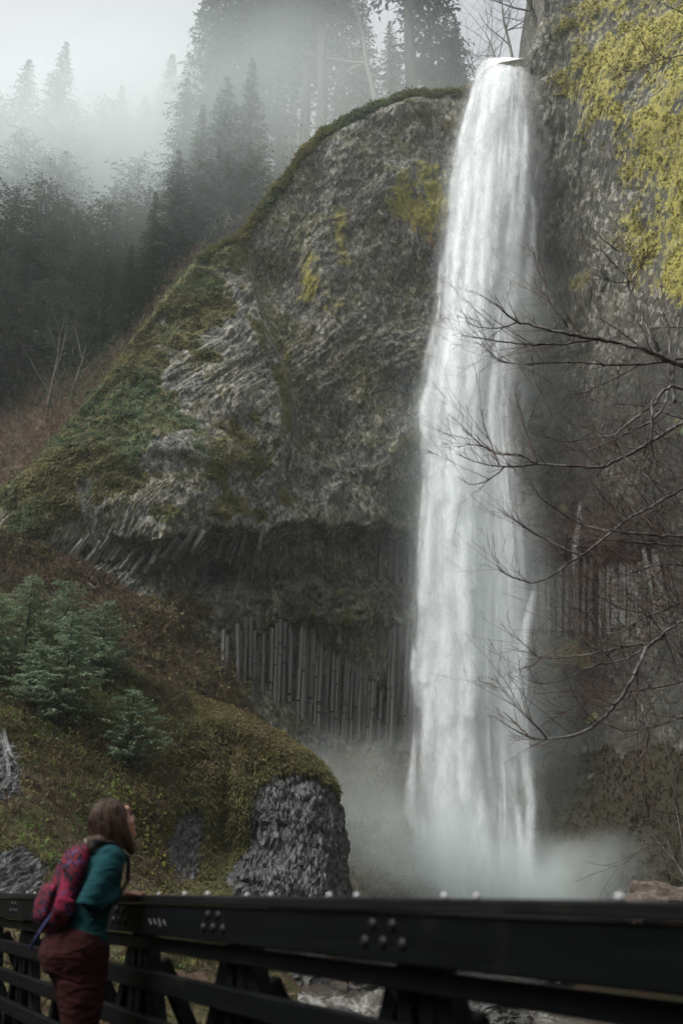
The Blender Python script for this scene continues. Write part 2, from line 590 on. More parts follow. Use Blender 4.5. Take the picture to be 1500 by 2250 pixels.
def cliff_mat():
    t = NT("basalt_cliff")
    a = t.attr("m1")
    b = t.attr("m2")
    c = t.attr("m3")
    co = t.coord()
    st = t.coord((1.0, .8, .62), (0, R(12), 0))
    n_big = t.noise(co, .12, 4, .6)
    n_mid = t.noise(co, .9, 6, .65)
    n_fine = t.noise(co, 4.5, 6, .7)
    v1 = t.n("TexVoronoi", {"Vector": st, "Scale": 3.4}, feature='F1')
    v2 = t.n("TexVoronoi", {"Vector": st, "Scale": 8.0}, feature='F1')
    cell = t.n("SeparateColor", {"Color": v1.outputs["Color"]}).outputs[0]
    cell2 = t.n("SeparateColor", {"Color": v2.outputs["Color"]}).outputs[1]
    base = t.mix(t.ramp(n_big, .38, .62), (.122, .128, .121), (.155, .142, .116))
    base = t.mix(t.ramp(n_mid, .44, .70), base, (.092, .092, .078))
    stain = t.ramp(t.math('ADD', t.noise(co, .3, 5, .7, .5), t.math('MULTIPLY', n_fine, .3)), .58, .78)
    base = t.mix(t.math('MULTIPLY', stain, .75), base, (.125, .115, .05))
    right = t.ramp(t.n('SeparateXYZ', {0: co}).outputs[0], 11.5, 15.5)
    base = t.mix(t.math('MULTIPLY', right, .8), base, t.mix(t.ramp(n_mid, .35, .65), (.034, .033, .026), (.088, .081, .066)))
    base = t.mix(t.math('MULTIPLY', t.ramp(cell, .55, 1.0), .6), base, (.235, .225, .20))
    base = t.mix(t.math('MULTIPLY', t.ramp(cell2, .5, .1), .65), base, (.07, .07, .062))
    base = t.mix(1.0, base, t.n("CombineColor", {0: t.math('MULTIPLY_ADD', cell, .5, .76), 1: t.math('MULTIPLY_ADD', cell, .5, .77), 2: t.math('MULTIPLY_ADD', cell, .49, .78)}).outputs[0], 'MULTIPLY')
    sp = t.math('MULTIPLY_ADD', cell2, .7, .68)
    base = t.mix(1.0, base, t.n("CombineColor", {0: sp, 1: sp, 2: sp}).outputs[0], 'MULTIPLY')
    # pale crustose lichen, and the facet made paler
    pl = t.math('MULTIPLY_ADD', n_mid, .9, t.math('MULTIPLY_ADD', cell, .35, -.2))
    plm = t.math('MULTIPLY', t.ramp(pl, .34, .62), b[0], clamp=True)
    base = t.mix(t.math('MULTIPLY', plm, .42), base, t.mix(cell2, (.13, .12, .112), (.36, .335, .315)))
    # wet rock by the fall; darker band in alcove; dark brown rock lower right
    base = t.mix(t.math('MULTIPLY', b[1], .88), base, t.mix(cell2, (.012, .012, .010), (.036, .034, .028)))
    # orange algae
    om = t.math('MULTIPLY', t.ramp(n_mid, .42, .6), b[2])
    base = t.mix(om, base, (.32, .13, .05))
    # yellow-green lichen, broken up
    lf = t.math('ADD', t.math('MULTIPLY', n_mid, .9), t.math('MULTIPLY', n_fine, .5))
    lf = t.math('ADD', lf, t.math('MULTIPLY_ADD', cell, .5, -.25))
    lm = t.ramp(t.math('ADD', t.math('MULTIPLY', a[1], .95), lf), 1.0, 1.5)
    lm = t.math('MULTIPLY', lm, t.ramp(a[1], .02, .3))
    lcol = t.mix(t.ramp(n_fine, .38, .62), (.15, .14, .045), (.33, .30, .06))
    lcol = t.mix(t.ramp(n_mid, .52, .64), lcol, (.22, .19, .06))
    base = t.mix(t.math('MULTIPLY', lm, .92), base, lcol)
    # moss and turf
    mf = t.math('ADD', a[0], t.math('MULTIPLY_ADD', n_fine, .8, -.4))
    mm = t.ramp(mf, .3, .7)
    mcol = t.mix(t.ramp(n_mid, .35, .65), (.095, .09, .042), (.15, .13, .06))
    mcol = t.mix(t.ramp(t.noise(co, .35, 3), .5, .65), mcol, (.08, .11, .06))
    mcol = t.mix(t.math('MULTIPLY', c[2], .6), mcol, (.24, .17, .03))
    base = t.mix(mm, base, mcol)
    gm = t.ramp(t.math('ADD', a[2], t.math('MULTIPLY_ADD', n_fine, .6, -.3)), .3, .7)
    gcol = t.mix(t.ramp(n_mid, .4, .62), (.13, .085, .058), (.14, .125, .055))
    gcol = t.mix(t.ramp(n_big, .5, .62), gcol, (.11, .105, .058))
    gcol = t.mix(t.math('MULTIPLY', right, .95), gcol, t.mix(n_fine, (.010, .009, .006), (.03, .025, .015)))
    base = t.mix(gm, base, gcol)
    hgt = t.math('ADD', t.math('MULTIPLY', n_fine, .8), t.math('MULTIPLY', t.noise(co, 11, 4, .6), .35))
    hgt = t.math('ADD', hgt, t.math('MULTIPLY', cell, .8))
    hgt = t.math('ADD', hgt, t.math('MULTIPLY', cell2, .4))
    nrm = t.bump(hgt, .85, .13)
    rgh = t.math('MULTIPLY_ADD', b[1], -.25, .92)
    return t.bsdf(base, rgh, nrm, .2)

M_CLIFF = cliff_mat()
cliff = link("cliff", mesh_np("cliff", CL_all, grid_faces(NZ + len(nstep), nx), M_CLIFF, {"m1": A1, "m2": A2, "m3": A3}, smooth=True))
tag(cliff, "grey basalt amphitheatre wall behind the tall waterfall, with columns, moss and yellow lichen", kind="structure")

def cliff_at(px, py, it=5):
    """world point of the finished wall at a photo pixel (base relief only)"""
    Y = 62.0
    for _ in range(it):
        q = P(px, py, Y)
        Y = float(cliff_base(np.array([q[0]]), np.array([q[2]]))[0][0])
    return P(px, py, Y)

# ------------------------------------------------------------------ basalt columns
def column_mat():
    t = NT("column_basalt")
    co = t.coord((1, 1, .22), which="Object")
    oi = t.n("ObjectInfo")
    n1_ = t.noise(t.n("VectorMath", {0: co, 1: oi.outputs["Location"]}, operation='ADD').outputs[0], 2.6, 5, .65)
    co2 = t.coord((1, 1, 1.0))
    n2_ = t.noise(t.n("VectorMath", {0: co2, 1: oi.outputs["Location"]}, operation='ADD').outputs[0], 5, 5, .7)
    c = t.mix(oi.outputs["Random"], (.082, .081, .073), (.125, .12, .106))
    c = t.mix(t.ramp(n1_, .45, .7), c, (.035, .034, .033))
    c = t.mix(t.math('MULTIPLY', t.ramp(n2_, .56, .74), .55), c, (.22, .205, .175))
    return t.bsdf(c, .62, t.bump(n2_, .6, .06), .4)

M_COL = column_mat()

def column_mesh(seed):
    r = random.Random(seed)
    m = MB()
    z = 0.0
    base = [(math.cos(math.pi / 3 * k + r.uniform(-.16, .16)) * r.uniform(.85, 1.12), math.sin(math.pi / 3 * k + r.uniform(-.16, .16)) * r.uniform(.85, 1.1)) for k in range(6)]
    cuts = sorted([0, 1] + [r.uniform(.12, .9) for _ in range(3)])
    for a, b in zip(cuts[:-1], cuts[1:]):
        sc = r.uniform(.86, 1.08)
        ox, oy = r.uniform(-.1, .1), r.uniform(-.14, .14)
        v = []
        for zz, k in ((a + .004, .95), (b - .004, 1.0)):
            for (x, y) in base:
                v.append((.5 * sc * k * x + ox, .5 * sc * k * y + oy, zz + r.uniform(-.006, .006)))
        f = [tuple((i, (i + 1) % 6, 6 + (i + 1) % 6, 6 + i)) for i in range(6)] + [tuple(range(5, -1, -1)), tuple(range(6, 12))]
        m.add(v, f)
    return m.mesh("basalt_column", M_COL)

COLS = [column_mesh(100 + k) for k in range(9)]

def put_columns(px0, px1, n, top, bot, leanf, wf=1.02, jit=.25, dy=-.18, gap=.05, rag=9):
    for i in range(n):
        if random.random() < gap:
            continue
        f_ = (i + .5 + random.uniform(-.25, .25)) / n
        px = px0 + (px1 - px0) * f_
        lean = leanf(px)
        pb = bot(px) + random.uniform(-1, 1) * 14
        pt = top(px) + random.uniform(-1, .35) * rag
        pm = (pb + pt) / 2
        # foot of the column
        sh = (pb - pm) * lean
        b = cliff_at(px - sh, pb)
        t_ = cliff_at(px + (pm - pt) * lean, pt)
        mid = cliff_at(px, pm)
        off = random.uniform(-jit, jit) + dy
        b[1] = min(b[1], mid[1] + .3) + off
        t_[1] = b[1] * .4 + (mid[1] + off) * .6
        d = Vector(t_) - Vector(b)
        ww = (px1 - px0) / n * mid[1] * 1.02 / F * random.uniform(wf, wf + .35)
        o = link("basalt_column", COLS[random.randrange(len(COLS))], cliff)
        rot = d.to_track_quat('Z', 'Y').to_matrix() @ Matrix.Rotation(random.choice((0, math.pi)) + random.uniform(-.3, .3), 3, 'Z')
        o.matrix_local = Matrix.Translation(b) @ rot.to_4x4() @ Matrix.Diagonal((ww, ww * random.uniform(.9, 1.3), d.length, 1))

put_columns(520, 912, 44, lambda p: np.interp(p, [520, 620, 760, 912], [1395, 1388, 1392, 1405]) + 4, lambda p: np.interp(p, [520, 600, 700, 912], [1500, 1580, 1615, 1640]), lambda p: .04, jit=.16, dy=-.16, rag=34)
put_columns(486, 525, 4, lambda p: np.interp(p, [425, 525], [1440, 1400]), lambda p: np.interp(p, [425, 525], [1475, 1510]), lambda p: .12, jit=.2, dy=.0, gap=.25, rag=24)
put_columns(480, 905, 46, lambda p: 1172, lambda p: np.interp(p, [480, 600, 900], [1240, 1250, 1275]), lambda p: .05, jit=.22, dy=.05, rag=22)
put_columns(110, 450, 30, lambda p: EDGE1(p) + 2, lambda p: np.interp(p, [110, 200, 300, 450], [1200, 1228, 1250, 1235]), lambda p: np.interp(p, [110, 300, 450], [.75, .5, .2]), jit=.12, dy=.46, rag=22, wf=1.0)
put_columns(1150, 1470, 36, lambda p: np.interp(p, [1150, 1300, 1470], [1222, 1232, 1215]), lambda p: np.interp(p, [1150, 1300, 1470], [1392, 1400, 1350]), lambda p: np.interp(p, [1150, 1300, 1470], [.02, 0, -.18]), jit=.16, dy=-.02, rag=26)
put_columns(560, 760, 20, lambda p: 1330, lambda p: 1384, lambda p: .1, jit=.3, dy=.1, gap=.3)
# ================================================================== WATERFALL
FALL = np.array([  # py, left edge px, right edge px, forward distance, bright core right edge px
    (128, 1066, 1152, 68.6, 1150), (136, 1060, 1154, 67.0, 1150), (160, 1046, 1158, 66.2, 1146), (200, 1036, 1160, 65.6, 1140), (300, 1008, 1164, 65.0, 1128), (400, 992, 1162, 64.6, 1122), (500, 982, 1150, 64.3, 1118),
    (700, 965, 1132, 63.8, 1102), (900, 925, 1118, 63.3, 1086), (960, 930, 1120, 63.2, 1080), (1000, 938, 1126, 63.1, 1076), (1200, 926, 1146, 62.7, 1072), (1400, 918, 1152, 62.4, 1068),
    (1600, 920, 1150, 62.1, 1066), (1700, 915, 1160, 61.9, 1070), (1960, 925, 1172, 61.5, 1090), (2010, 920, 1180, 61.4, 1095)], float)
FT = np.linspace(0, 1, 200)
_fpy = np.interp(FT, np.linspace(0, 1, 200), np.linspace(128, 2010, 200))
def fall_at(py):
    return [np.interp(py, FALL[:, 0], FALL[:, k]) for k in (1, 2, 3, 4)]

def water_mat():
    t = NT("falling_water")
    a = t.attr("wf")        # u across 0..1, strength, random
    co = t.coord((1.0, .6, .16))
    off = t.n("CombineXYZ", {0: t.math('MULTIPLY', a[2], 37.0), 1: t.math('MULTIPLY', a[2], 91.0), 2: t.math('MULTIPLY', a[2], 53.0)})
    vec = t.n("VectorMath", {0: co, 1: off}, operation='ADD').outputs[0]
    n1_ = t.noise(vec, 1.9, 4, .58, .3)
    co2 = t.coord((1.0, .8, .5))
    vec2 = t.n("VectorMath", {0: co2, 1: off}, operation='ADD').outputs[0]
    n2_ = t.noise(vec2, 2.0, 4, .62, .3)
    u = t.math('ABSOLUTE', t.math('MULTIPLY_ADD', a[0], 2.0, -1.0))
    edge = t.math('POWER', t.math('SUBTRACT', 1.0, t.math('POWER', u, 1.6), clamp=True), 1.2)
    nz = t.math('ADD', t.math('MULTIPLY_ADD', t.ramp(n1_, .30, .70), .65, .22), t.math('MULTIPLY', t.ramp(n2_, .34, .66), .45))
    al = t.math('MULTIPLY', t.math('MULTIPLY', edge, a[1]), nz, clamp=True)
    col = (.95, .975, .985)
    df = t.n("BsdfDiffuse", {"Color": col})
    tl = t.n("BsdfTranslucent", {"Color": col})
    m1 = t.n("MixShader", {0: .45})
    t.t.links.new(df.outputs[0], m1.inputs[1]); t.t.links.new(tl.outputs[0], m1.inputs[2])
    tr = t.n("BsdfTransparent")
    m2 = t.n("MixShader", {0: al})
    t.t.links.new(tr.outputs[0], m2.inputs[1]); t.t.links.new(m1.outputs[0], m2.inputs[2])
    t.t.links.new(m2.outputs[0], t.out.inputs["Surface"])
    return t.m

M_WATER = water_mat()
WV, WF, WA = [], [], []
wcount = 0
def ribbon(py0, py1, lat, half, dep, strength, seg, bulge=.25, prof='comet', drift=0.0, rnd=None):
    """a soft falling strand: 5 vertices across, seg+1 along; lat 0..1 across the fall, half in metres, dep metres towards the viewer"""
    global wcount
    rnd = random.random() if rnd is None else rnd
    us = np.linspace(0, 1, 5)
    s = np.linspace(0, 1, seg + 1)
    pys = py0 + (py1 - py0) * s
    L, Rr, Yd, _ = fall_at(pys)
    pxc = L + (Rr - L) * (lat + drift * (s - .5))
    wob = .10 * np.sin(s * 9 + rnd * 40) + .05 * np.sin(s * 23 + rnd * 90)
    if prof == 'comet':
        st = sstep(0, .45, s) * sstep(1.0, .93, s)
        wd = half * (.45 + .55 * sstep(0, .6, s)) * (1 - .75 * sstep(.86, 1.0, s))
    elif prof == 'sheet':
        st = np.ones_like(s)
        wd = half * np.ones_like(s)
    else:
        st = sstep(0, .15, s) * sstep(1.0, .7, s)
        wd = half * (.7 + .3 * np.sin(s * 3))
    vs = np.zeros((seg + 1, 5, 3))
    at = np.zeros((seg + 1, 5, 3))
    for i in range(seg + 1):
        c = P(pxc[i], pys[i], Yd[i] - dep)
        for k, u in enumerate(us):
            q = u * 2 - 1
            vs[i, k] = (c[0] + q * wd[i] + wob[i] * min(half, .6), c[1] + bulge * wd[i] * (q * q) * 1.2, c[2])
            at[i, k] = (u, st[i] * strength, rnd)
    WV.append(vs.reshape(-1, 3)); WA.append(at.reshape(-1, 3))
    WF.append(grid_faces(seg + 1, 5) + wcount)
    wcount += (seg + 1) * 5

def full_sheet(l0, l1, dep, strength, bow, seg=90, across=15):
    """a continuous curtain over the whole height, bowed like half a column"""
    global wcount
    rnd = random.random()
    pys = np.linspace(128, 2010, seg + 1)
    L, Rr, Yd, Cr = fall_at(pys)
    us = np.linspace(0, 1, across)
    vs = np.zeros((seg + 1, across, 3)); at = np.zeros((seg + 1, across, 3))
    for i in range(seg + 1):
        w_ = (Cr[i] if l1 == 'core' else L[i] + (Rr[i] - L[i]) * l1)
        a_ = L[i] + (Rr[i] - L[i]) * l0
        for k, u in enumerate(us):
            q = 2 * u - 1
            p = P(a_ + (w_ - a_) * u, pys[i], Yd[i] - dep + bow * q * q)
            vs[i, k] = p
            at[i, k] = (u, strength * (1 - .15 * sstep(1000, 1900, pys[i])), rnd)
    vs[:, :, 1] += .18 * vnoise(np.stack([vs[:, :, 0].ravel() * 1.1, vs[:, :, 1].ravel() * 0 + rnd * 50, vs[:, :, 2].ravel() * .15], 1), 5).reshape(vs.shape[:2])
    WV.append(vs.reshape(-1, 3)); WA.append(at.reshape(-1, 3))
    WF.append(grid_faces(seg + 1, across) + wcount)
    wcount += (seg + 1) * across

full_sheet(0.0, 'core', -.5, 1.25, .7)
full_sheet(0.02, 'core', 0.0, .95, .9)
full_sheet(-.02, 'core', .5, .7, 1.0)
full_sheet(.05, 1.0, -.9, .7, .5)
full_sheet(.3, 1.04, -.3, .4, .6)
full_sheet(-.08, 1.12, -.1, .26, .5)
full_sheet(-.2, .5, .1, .26, .6)
full_sheet(-.12, .3, .3, .22, .6)
full_sheet(.5, 1.34, -.2, .24, .5)
full_sheet(.7, 1.12, .2, .3, .4)
for i in range(150):
    py0 = random.uniform(100, 1850)
    ln = random.uniform(120, 360)
    Lc, Rc, Yc, Cc = fall_at(py0 + ln)
    core = (Cc - Lc) / (Rc - Lc)
    lat = random.betavariate(1.6, 1.6) * core
    ribbon(max(130, py0), min(py0 + ln, 2005), lat, random.uniform(.3, .85), random.uniform(-.6, .9), random.uniform(.5, 1.0) * np.interp(py0, [0, 1000, 1900], [1, .9, .65]), 14)
for i in range(90):      # broken water just below the lip
    py0 = random.uniform(112, 420)
    ln = random.uniform(50, 150)
    ribbon(max(124, py0), py0 + ln, random.uniform(0, .98), random.uniform(.1, .34), random.uniform(-.5, .9), random.uniform(.2, .5), 8)
for i in range(60):      # thin veils on the right-hand side and stray threads
    py0 = random.uniform(250, 1800)
    ln = random.uniform(150, 480)
    ribbon(py0, min(py0 + ln, 2005), random.uniform(.62, 1.02), random.uniform(.12, .4), random.uniform(-1.2, .4), random.uniform(.25, .6), 14, prof='veil', drift=random.uniform(-.05, .05))
for i in range(46):      # small pulses along the left edge
    py0 = random.uniform(180, 1850)
    ln = random.uniform(60, 170)
    ribbon(py0, min(py0 + ln, 2005), random.uniform(-.05, .14), random.uniform(.15, .45), random.uniform(-.6, .5), random.uniform(.4, .8), 8)
def strand(path, Y0_, half, strength, n=18, prof='veil'):
    """a thin run of water along a traced path"""
    global wcount
    a = np.array(path, float)
    s = np.linspace(0, 1, n + 1)
    k = np.linspace(0, 1, len(a))
    vs = np.zeros((n + 1, 5, 3)); at = np.zeros((n + 1, 5, 3)); rnd = random.random()
    for i, q in enumerate(s):
        c = P(np.interp(q, k, a[:, 0]), np.interp(q, k, a[:, 1]), Y0_)
        hw = half * (.6 + .8 * q)
        for m, u in enumerate(np.linspace(0, 1, 5)):
            vs[i, m] = (c[0] + (2 * u - 1) * hw, c[1] + .3 * hw * (2 * u - 1) ** 2, c[2])
            at[i, m] = (u, strength * min(1, q * 8) * min(1, (1 - q) * 5), rnd)
    WV.append(vs.reshape(-1, 3)); WA.append(at.reshape(-1, 3))
    WF.append(grid_faces(n + 1, 5) + wcount)
    wcount += (n + 1) * 5
for k in range(3):
    j = random.uniform(-6, 6)
    strand([(1272 + j, 1100), (1270 + j, 1135), (1262 + j, 1190), (1258 + j, 1260)], 65.6, .18, .35)
    strand([(1172 + j, 1292), (1160 + j, 1350), (1148 + j, 1420), (1138 + j, 1490), (1124 + j, 1580)], 61.8 + .2 * k, .42, .42)
    strand([(905 + j, 1690), (900 + j, 1780), (912 + j, 1900), (915 + j, 1990)], 61, .6, .4)
    strand([(1150 + j, 1660), (1165 + j, 1760), (1160 + j, 1880), (1165 + j, 2000)], 60.8, .4, .5)
    strand([(1165 + j, 420), (1172 + j, 470), (1166 + j, 560), (1150 + j, 700)], 66, .3, .3)
waterfall = link("waterfall", mesh_np("waterfall", np.concatenate(WV), np.concatenate(WF), M_WATER, {"wf": np.concatenate(WA)}, smooth=True))
tag(waterfall, "tall white plunging waterfall dropping from the notch in the cliff rim into mist", kind="structure")
# ================================================================== HILLSIDE BEHIND THE CLIFF
HC = [(-60, 1085, 60), (0, 1075, 60), (60, 1030, 58), (0, 900, 72), (120, 905, 68), (160, 890, 64), (260, 745, 68), (100, 800, 76), (0, 700, 86), (300, 620, 80), (150, 600, 92), (0, 480, 112),
      (200, 470, 110), (400, 520, 88), (500, 500, 82), (560, 440, 80), (650, 340, 78), (750, 262, 75), (850, 222, 74), (1000, 196, 75), (1100, 150, 74), (1180, 135, 75),
      (-300, 900, 74), (-400, 500, 110), (300, 420, 120), (480, 360, 110)]
_q = np.array([P(*c) for c in HC])
_extra = np.array([(-10, 130, 100), (20, 110, 74), (40, 110, 78), (-60, 160, 128), (0, 180, 120), (40, 170, 95), (-120, 120, 110), (-120, 70, 60), (45, 75, 72), (-30, 58.5, 22), (-60, 58, 30)], float)
_q = np.concatenate([_q, _extra])
HILL_T = TPS(_q[:, :2] / 20, _q[:, 2], lam=.02)
def hill_z(x, y):
    return HILL_T(np.stack([np.atleast_1d(x), np.atleast_1d(y)], 1) / 20)
hx, hy = np.meshgrid(np.arange(-130, 28.5, .6), np.arange(57, 190, .6))
hp = np.stack([hx.ravel(), hy.ravel(), hx.ravel() * 0], 1)
hzv = hill_z(hp[:, 0], hp[:, 1])
hzv = np.minimum(hzv, 135) + .7 * fbm(hp * .25, 4, 21)
# the creek bed that feeds the fall
hzv = hzv - 2.2 * np.exp(-((hp[:, 0] - 13.3) / 2.6) ** 2) * sstep(100, 66, hp[:, 1])
rim_y = np.interp(hp[:, 0], _r[:, 0], _r[:, 1])
rzv = rim_z(np.minimum(hp[:, 0], 13.0))
beh = hp[:, 1] - rim_y
hzv = np.where(hp[:, 0] > _r[0, 0], np.minimum(hzv, rzv - .7 + np.maximum(beh - 1.5, 0) * 1.15), hzv)
hp[:, 2] = hzv
_hf = grid_faces(*hx.shape)
_hf = _hf[(beh[_hf] > 1.2).all(1) | (hp[_hf[:, 0], 0] < _r[0, 0] - 2)]

def soil_mat():
    t = NT("forest_floor")
    co = t.coord()
    a = t.noise(co, .35, 5, .65)
    b = t.noise(co, 2.5, 5, .7)
    c = t.mix(t.ramp(a, .4, .62), (.085, .05, .036), (.06, .055, .03))
    c = t.mix(t.ramp(b, .5, .7), c, (.12, .085, .06))
    return t.bsdf(c, .95, t.bump(b, .8, .3), .1)
M_SOIL = soil_mat()
hillside = link("hillside", mesh_np("hillside", hp, _hf, M_SOIL, smooth=True))
tag(hillside, "steep forested hillside rising behind the mossy rim of the cliff", kind="structure")

# ================================================================== LEFT BANK AND SPUR
NOSE = [  # silhouette of the spur: pixel, distance
    (790, 2110, 43.5), (786, 2040, 43.5), (782, 1985, 43.5), (776, 1920, 43.5), (770, 1850, 43.5), (760, 1780, 43.4), (742, 1725, 43.3), (715, 1682, 43.2), (690, 1656, 43), (640, 1632, 43), (560, 1580, 43),
    (500, 1550, 43), (440, 1530, 43), (370, 1512, 43), (280, 1470, 43.5), (160, 1400, 45), (30, 1325, 47), (-150, 1250, 49), (-400, 1180, 52)]
_nz = np.array([P(*c) for c in NOSE])
BC = [(0, 2000, 25), (0, 1960, 26.5), (0, 1850, 29), (0, 1700, 33), (0, 1450, 40), (0, 1330, 44.5), (200, 1960, 30), (200, 1850, 33), (200, 1650, 37), (200, 1450, 41.5), (350, 1960, 34), (350, 1800, 37),
      (350, 1650, 39.5), (350, 1540, 41.5), (450, 1960, 36), (450, 1750, 39), (450, 1600, 40.5), (560, 1960, 37.2), (560, 1750, 39.2), (560, 1640, 40.2), (680, 1960, 38.6), (680, 1800, 39.6), (680, 1690, 40.8),
      (730, 1960, 39.6), (730, 1800, 40.6), (-300, 1960, 23), (-300, 1600, 32), (-300, 1300, 44), (400, 2250, 27), (200, 2250, 22), (0, 2250, 18), (600, 2150, 35)]
_b = np.array([P(*c) for c in BC])
BANK_T = TPS(_b[:, [0, 2]] / 6, _b[:, 1], lam=.02)
def nose_x(z):
    return np.interp(z, _nz[:, 2], _nz[:, 0])
zs = np.concatenate([np.arange(-3.6, 10.0, .085), np.arange(10.0, _nz[-1, 2], .25)])
NS1, NS2 = 420, 130
sv = np.linspace(0, 1, NS1)
rn = 1.9
bx = np.zeros((len(zs), NS1 + NS2)); by = bx.copy()
for i, z in enumerate(zs):
    xn = nose_x(z)
    xl = min(-34, xn - 12)
    x = xn - rn - (xn - rn - xl) * (1 - sv) ** 1.35
    bx[i, :NS1] = x
    by[i, :NS1] = BANK_T(np.stack([x, x * 0 + z], 1) / 6)
    y0 = by[i, NS1 - 1]
    ph = np.linspace(0, math.pi, NS2 + 1)[1:]
    ry = max(.9, (43.2 - y0) if z < 9 else 2.2)
    bx[i, NS1:] = xn - rn + rn * np.sin(ph) - (ph > math.pi / 2) * 7 * (ph / math.pi - .5)
    by[i, NS1:] = y0 + ry * (1 - np.cos(ph)) * np.where(ph > math.pi / 2, 1.3, 1.0)
bz = np.repeat(zs[:, None], NS1 + NS2, 1)
bp = np.stack([bx.ravel(), by.ravel(), bz.ravel()], 1)
bkx, bky = proj(bp[:, 0], bp[:, 1], bp[:, 2])
ROCK_POLY = [(560, 1720), (600, 1690), (650, 1680), (700, 1705), (742, 1752), (772, 1840), (785, 1990), (790, 2120), (540, 2120), (500, 1990), (495, 1925), (535, 1870), (545, 1750)]
ROCK2_POLY = [(360, 1850), (385, 1780), (450, 1760), (455, 1830), (440, 1950), (380, 1960)]
ROCK3_POLY = [(-80, 1870), (40, 1860), (110, 1900), (100, 2000), (-80, 2000)]
ROCK4_POLY = [(-40, 1600), (30, 1600), (50, 1700), (40, 1760), (-40, 1760)]
m1_ = fbm(bp * .9, 4, 81)
m2_ = fbm(bp * .3, 3, 82)
rock = poly_mask(bkx, bky, ROCK_POLY, 26)
rock = np.where(bx.ravel() > np.repeat(np.array([nose_x(z) for z in zs]) - rn - .05, NS1 + NS2), np.maximum(rock, sstep(5.5, 4.7, bp[:, 2] + .5 * m1_)), rock)
rock = np.maximum(rock, .62 * poly_mask(bkx, bky, ROCK2_POLY, 26))
rock = np.maximum(rock, .8 * poly_mask(bkx, bky, ROCK3_POLY, 22))
rock = np.maximum(rock, .8 * poly_mask(bkx, bky, ROCK4_POLY, 14))
rock = sstep(.30, .72, rock * 1.25 + .36 * m1_)
gul = np.exp(-((bkx - (492 + 8 * np.sin(bky * .02))) / 17) ** 2) * sstep(1600, 1680, bky) * sstep(1960, 1880, bky)
e1, e2, ei = worley(bp * np.array([2.1, 1.8, 1.1]), 90)
k1, k2, ki = worley(bp * np.array([5.5, 4.5, 2.8]), 95)
nosef = np.tile(np.clip((np.arange(NS1 + NS2) - NS1 + 40) / 40, 0, 1), len(zs))
disp = (.45 * m2_ + .2 * m1_) * (1 - .6 * nosef) - .3 * gul + rock * (.15 * (ei - .5) - .06 * sstep(.2, 0, e2 - e1) + .13 * (ki - .5) - .05 * sstep(.2, 0, k2 - k1))
outw = np.zeros_like(bp)
nrm_a = np.where(np.arange(NS1 + NS2) < NS1, 0, np.clip((np.arange(NS1 + NS2) - NS1) / NS2, 0, 1) * math.pi)
outw[:, 0] = np.tile(np.sin(nrm_a), len(zs))
outw[:, 1] = -np.tile(np.cos(nrm_a), len(zs))
bq = bp + outw * disp[:, None]
bq[:, 2] += .12 * (ki - .5) * rock
# cap: top row is the far ridge and stays hidden behind the trees
def bank_mat():
    t = NT("bank_turf")
    a = t.attr("m1")
    co = t.coord()
    n_b = t.noise(co, .35, 4, .6)
    n_m = t.noise(co, 1.6, 6, .65)
    n_f = t.noise(co, 7, 6, .7)
    v = t.n("TexVoronoi", {"Vector": t.coord((1, .8, .55)), "Scale": 5.5}, feature='F1')
    v2 = t.n("TexVoronoi", {"Vector": t.coord((1, .8, .5), (0, R(15), 0)), "Scale": 11}, feature='F1')
    cell = t.n("SeparateColor", {"Color": v.outputs["Color"]}).outputs[0]
    cell2 = t.n("SeparateColor", {"Color": v2.outputs["Color"]}).outputs[0]
    rk = t.mix(t.ramp(n_m, .35, .65), (.028, .03, .029), (.066, .068, .067))
    rk = t.mix(t.math('MULTIPLY', t.ramp(cell, .55, .95), .45), rk, (.135, .14, .14))
    rk = t.mix(t.math('MULTIPLY', t.ramp(cell2, .6, .95), .5), rk, (.17, .175, .175))
    rk = t.mix(t.math('MULTIPLY', t.ramp(cell2, .4, .0), .7), rk, (.03, .03, .03))
    gr = t.mix(t.ramp(n_b, .4, .6), (.075, .05, .026), (.065, .07, .022))
    gr = t.mix(t.ramp(n_m, .48, .68), gr, (.10, .085, .035))
    gr = t.mix(t.ramp(n_f, .55, .7), gr, (.035, .03, .015))
    m = t.ramp(t.math('ADD', a[0], t.math('MULTIPLY_ADD', n_f, .7, -.35)), .35, .65)
    c = t.mix(m, gr, rk)
    h = t.math('ADD', t.math('MULTIPLY', n_f, .6), t.math('MULTIPLY', v.outputs["Distance"], -.7))
    return t.bsdf(c, t.math('MULTIPLY_ADD', m, -.35, .9), t.bump(h, .9, .12), .35)
bank = link("hill", mesh_np("hill", bq, grid_faces(len(zs), NS1 + NS2), bank_mat(), {"m1": np.stack([rock, gul, m1_ * .5 + .5], 1)}))
tag(bank, "grassy spur with a dark broken rock face in front of the fall", kind="structure")

def bank_at(px, py, it=6):
    Y = 38.0
    for _ in range(it):
        q = P(px, py, Y)
        Y = float(BANK_T(np.array([[q[0], q[2]]]) / 6)[0])
    return P(px, py, Y)

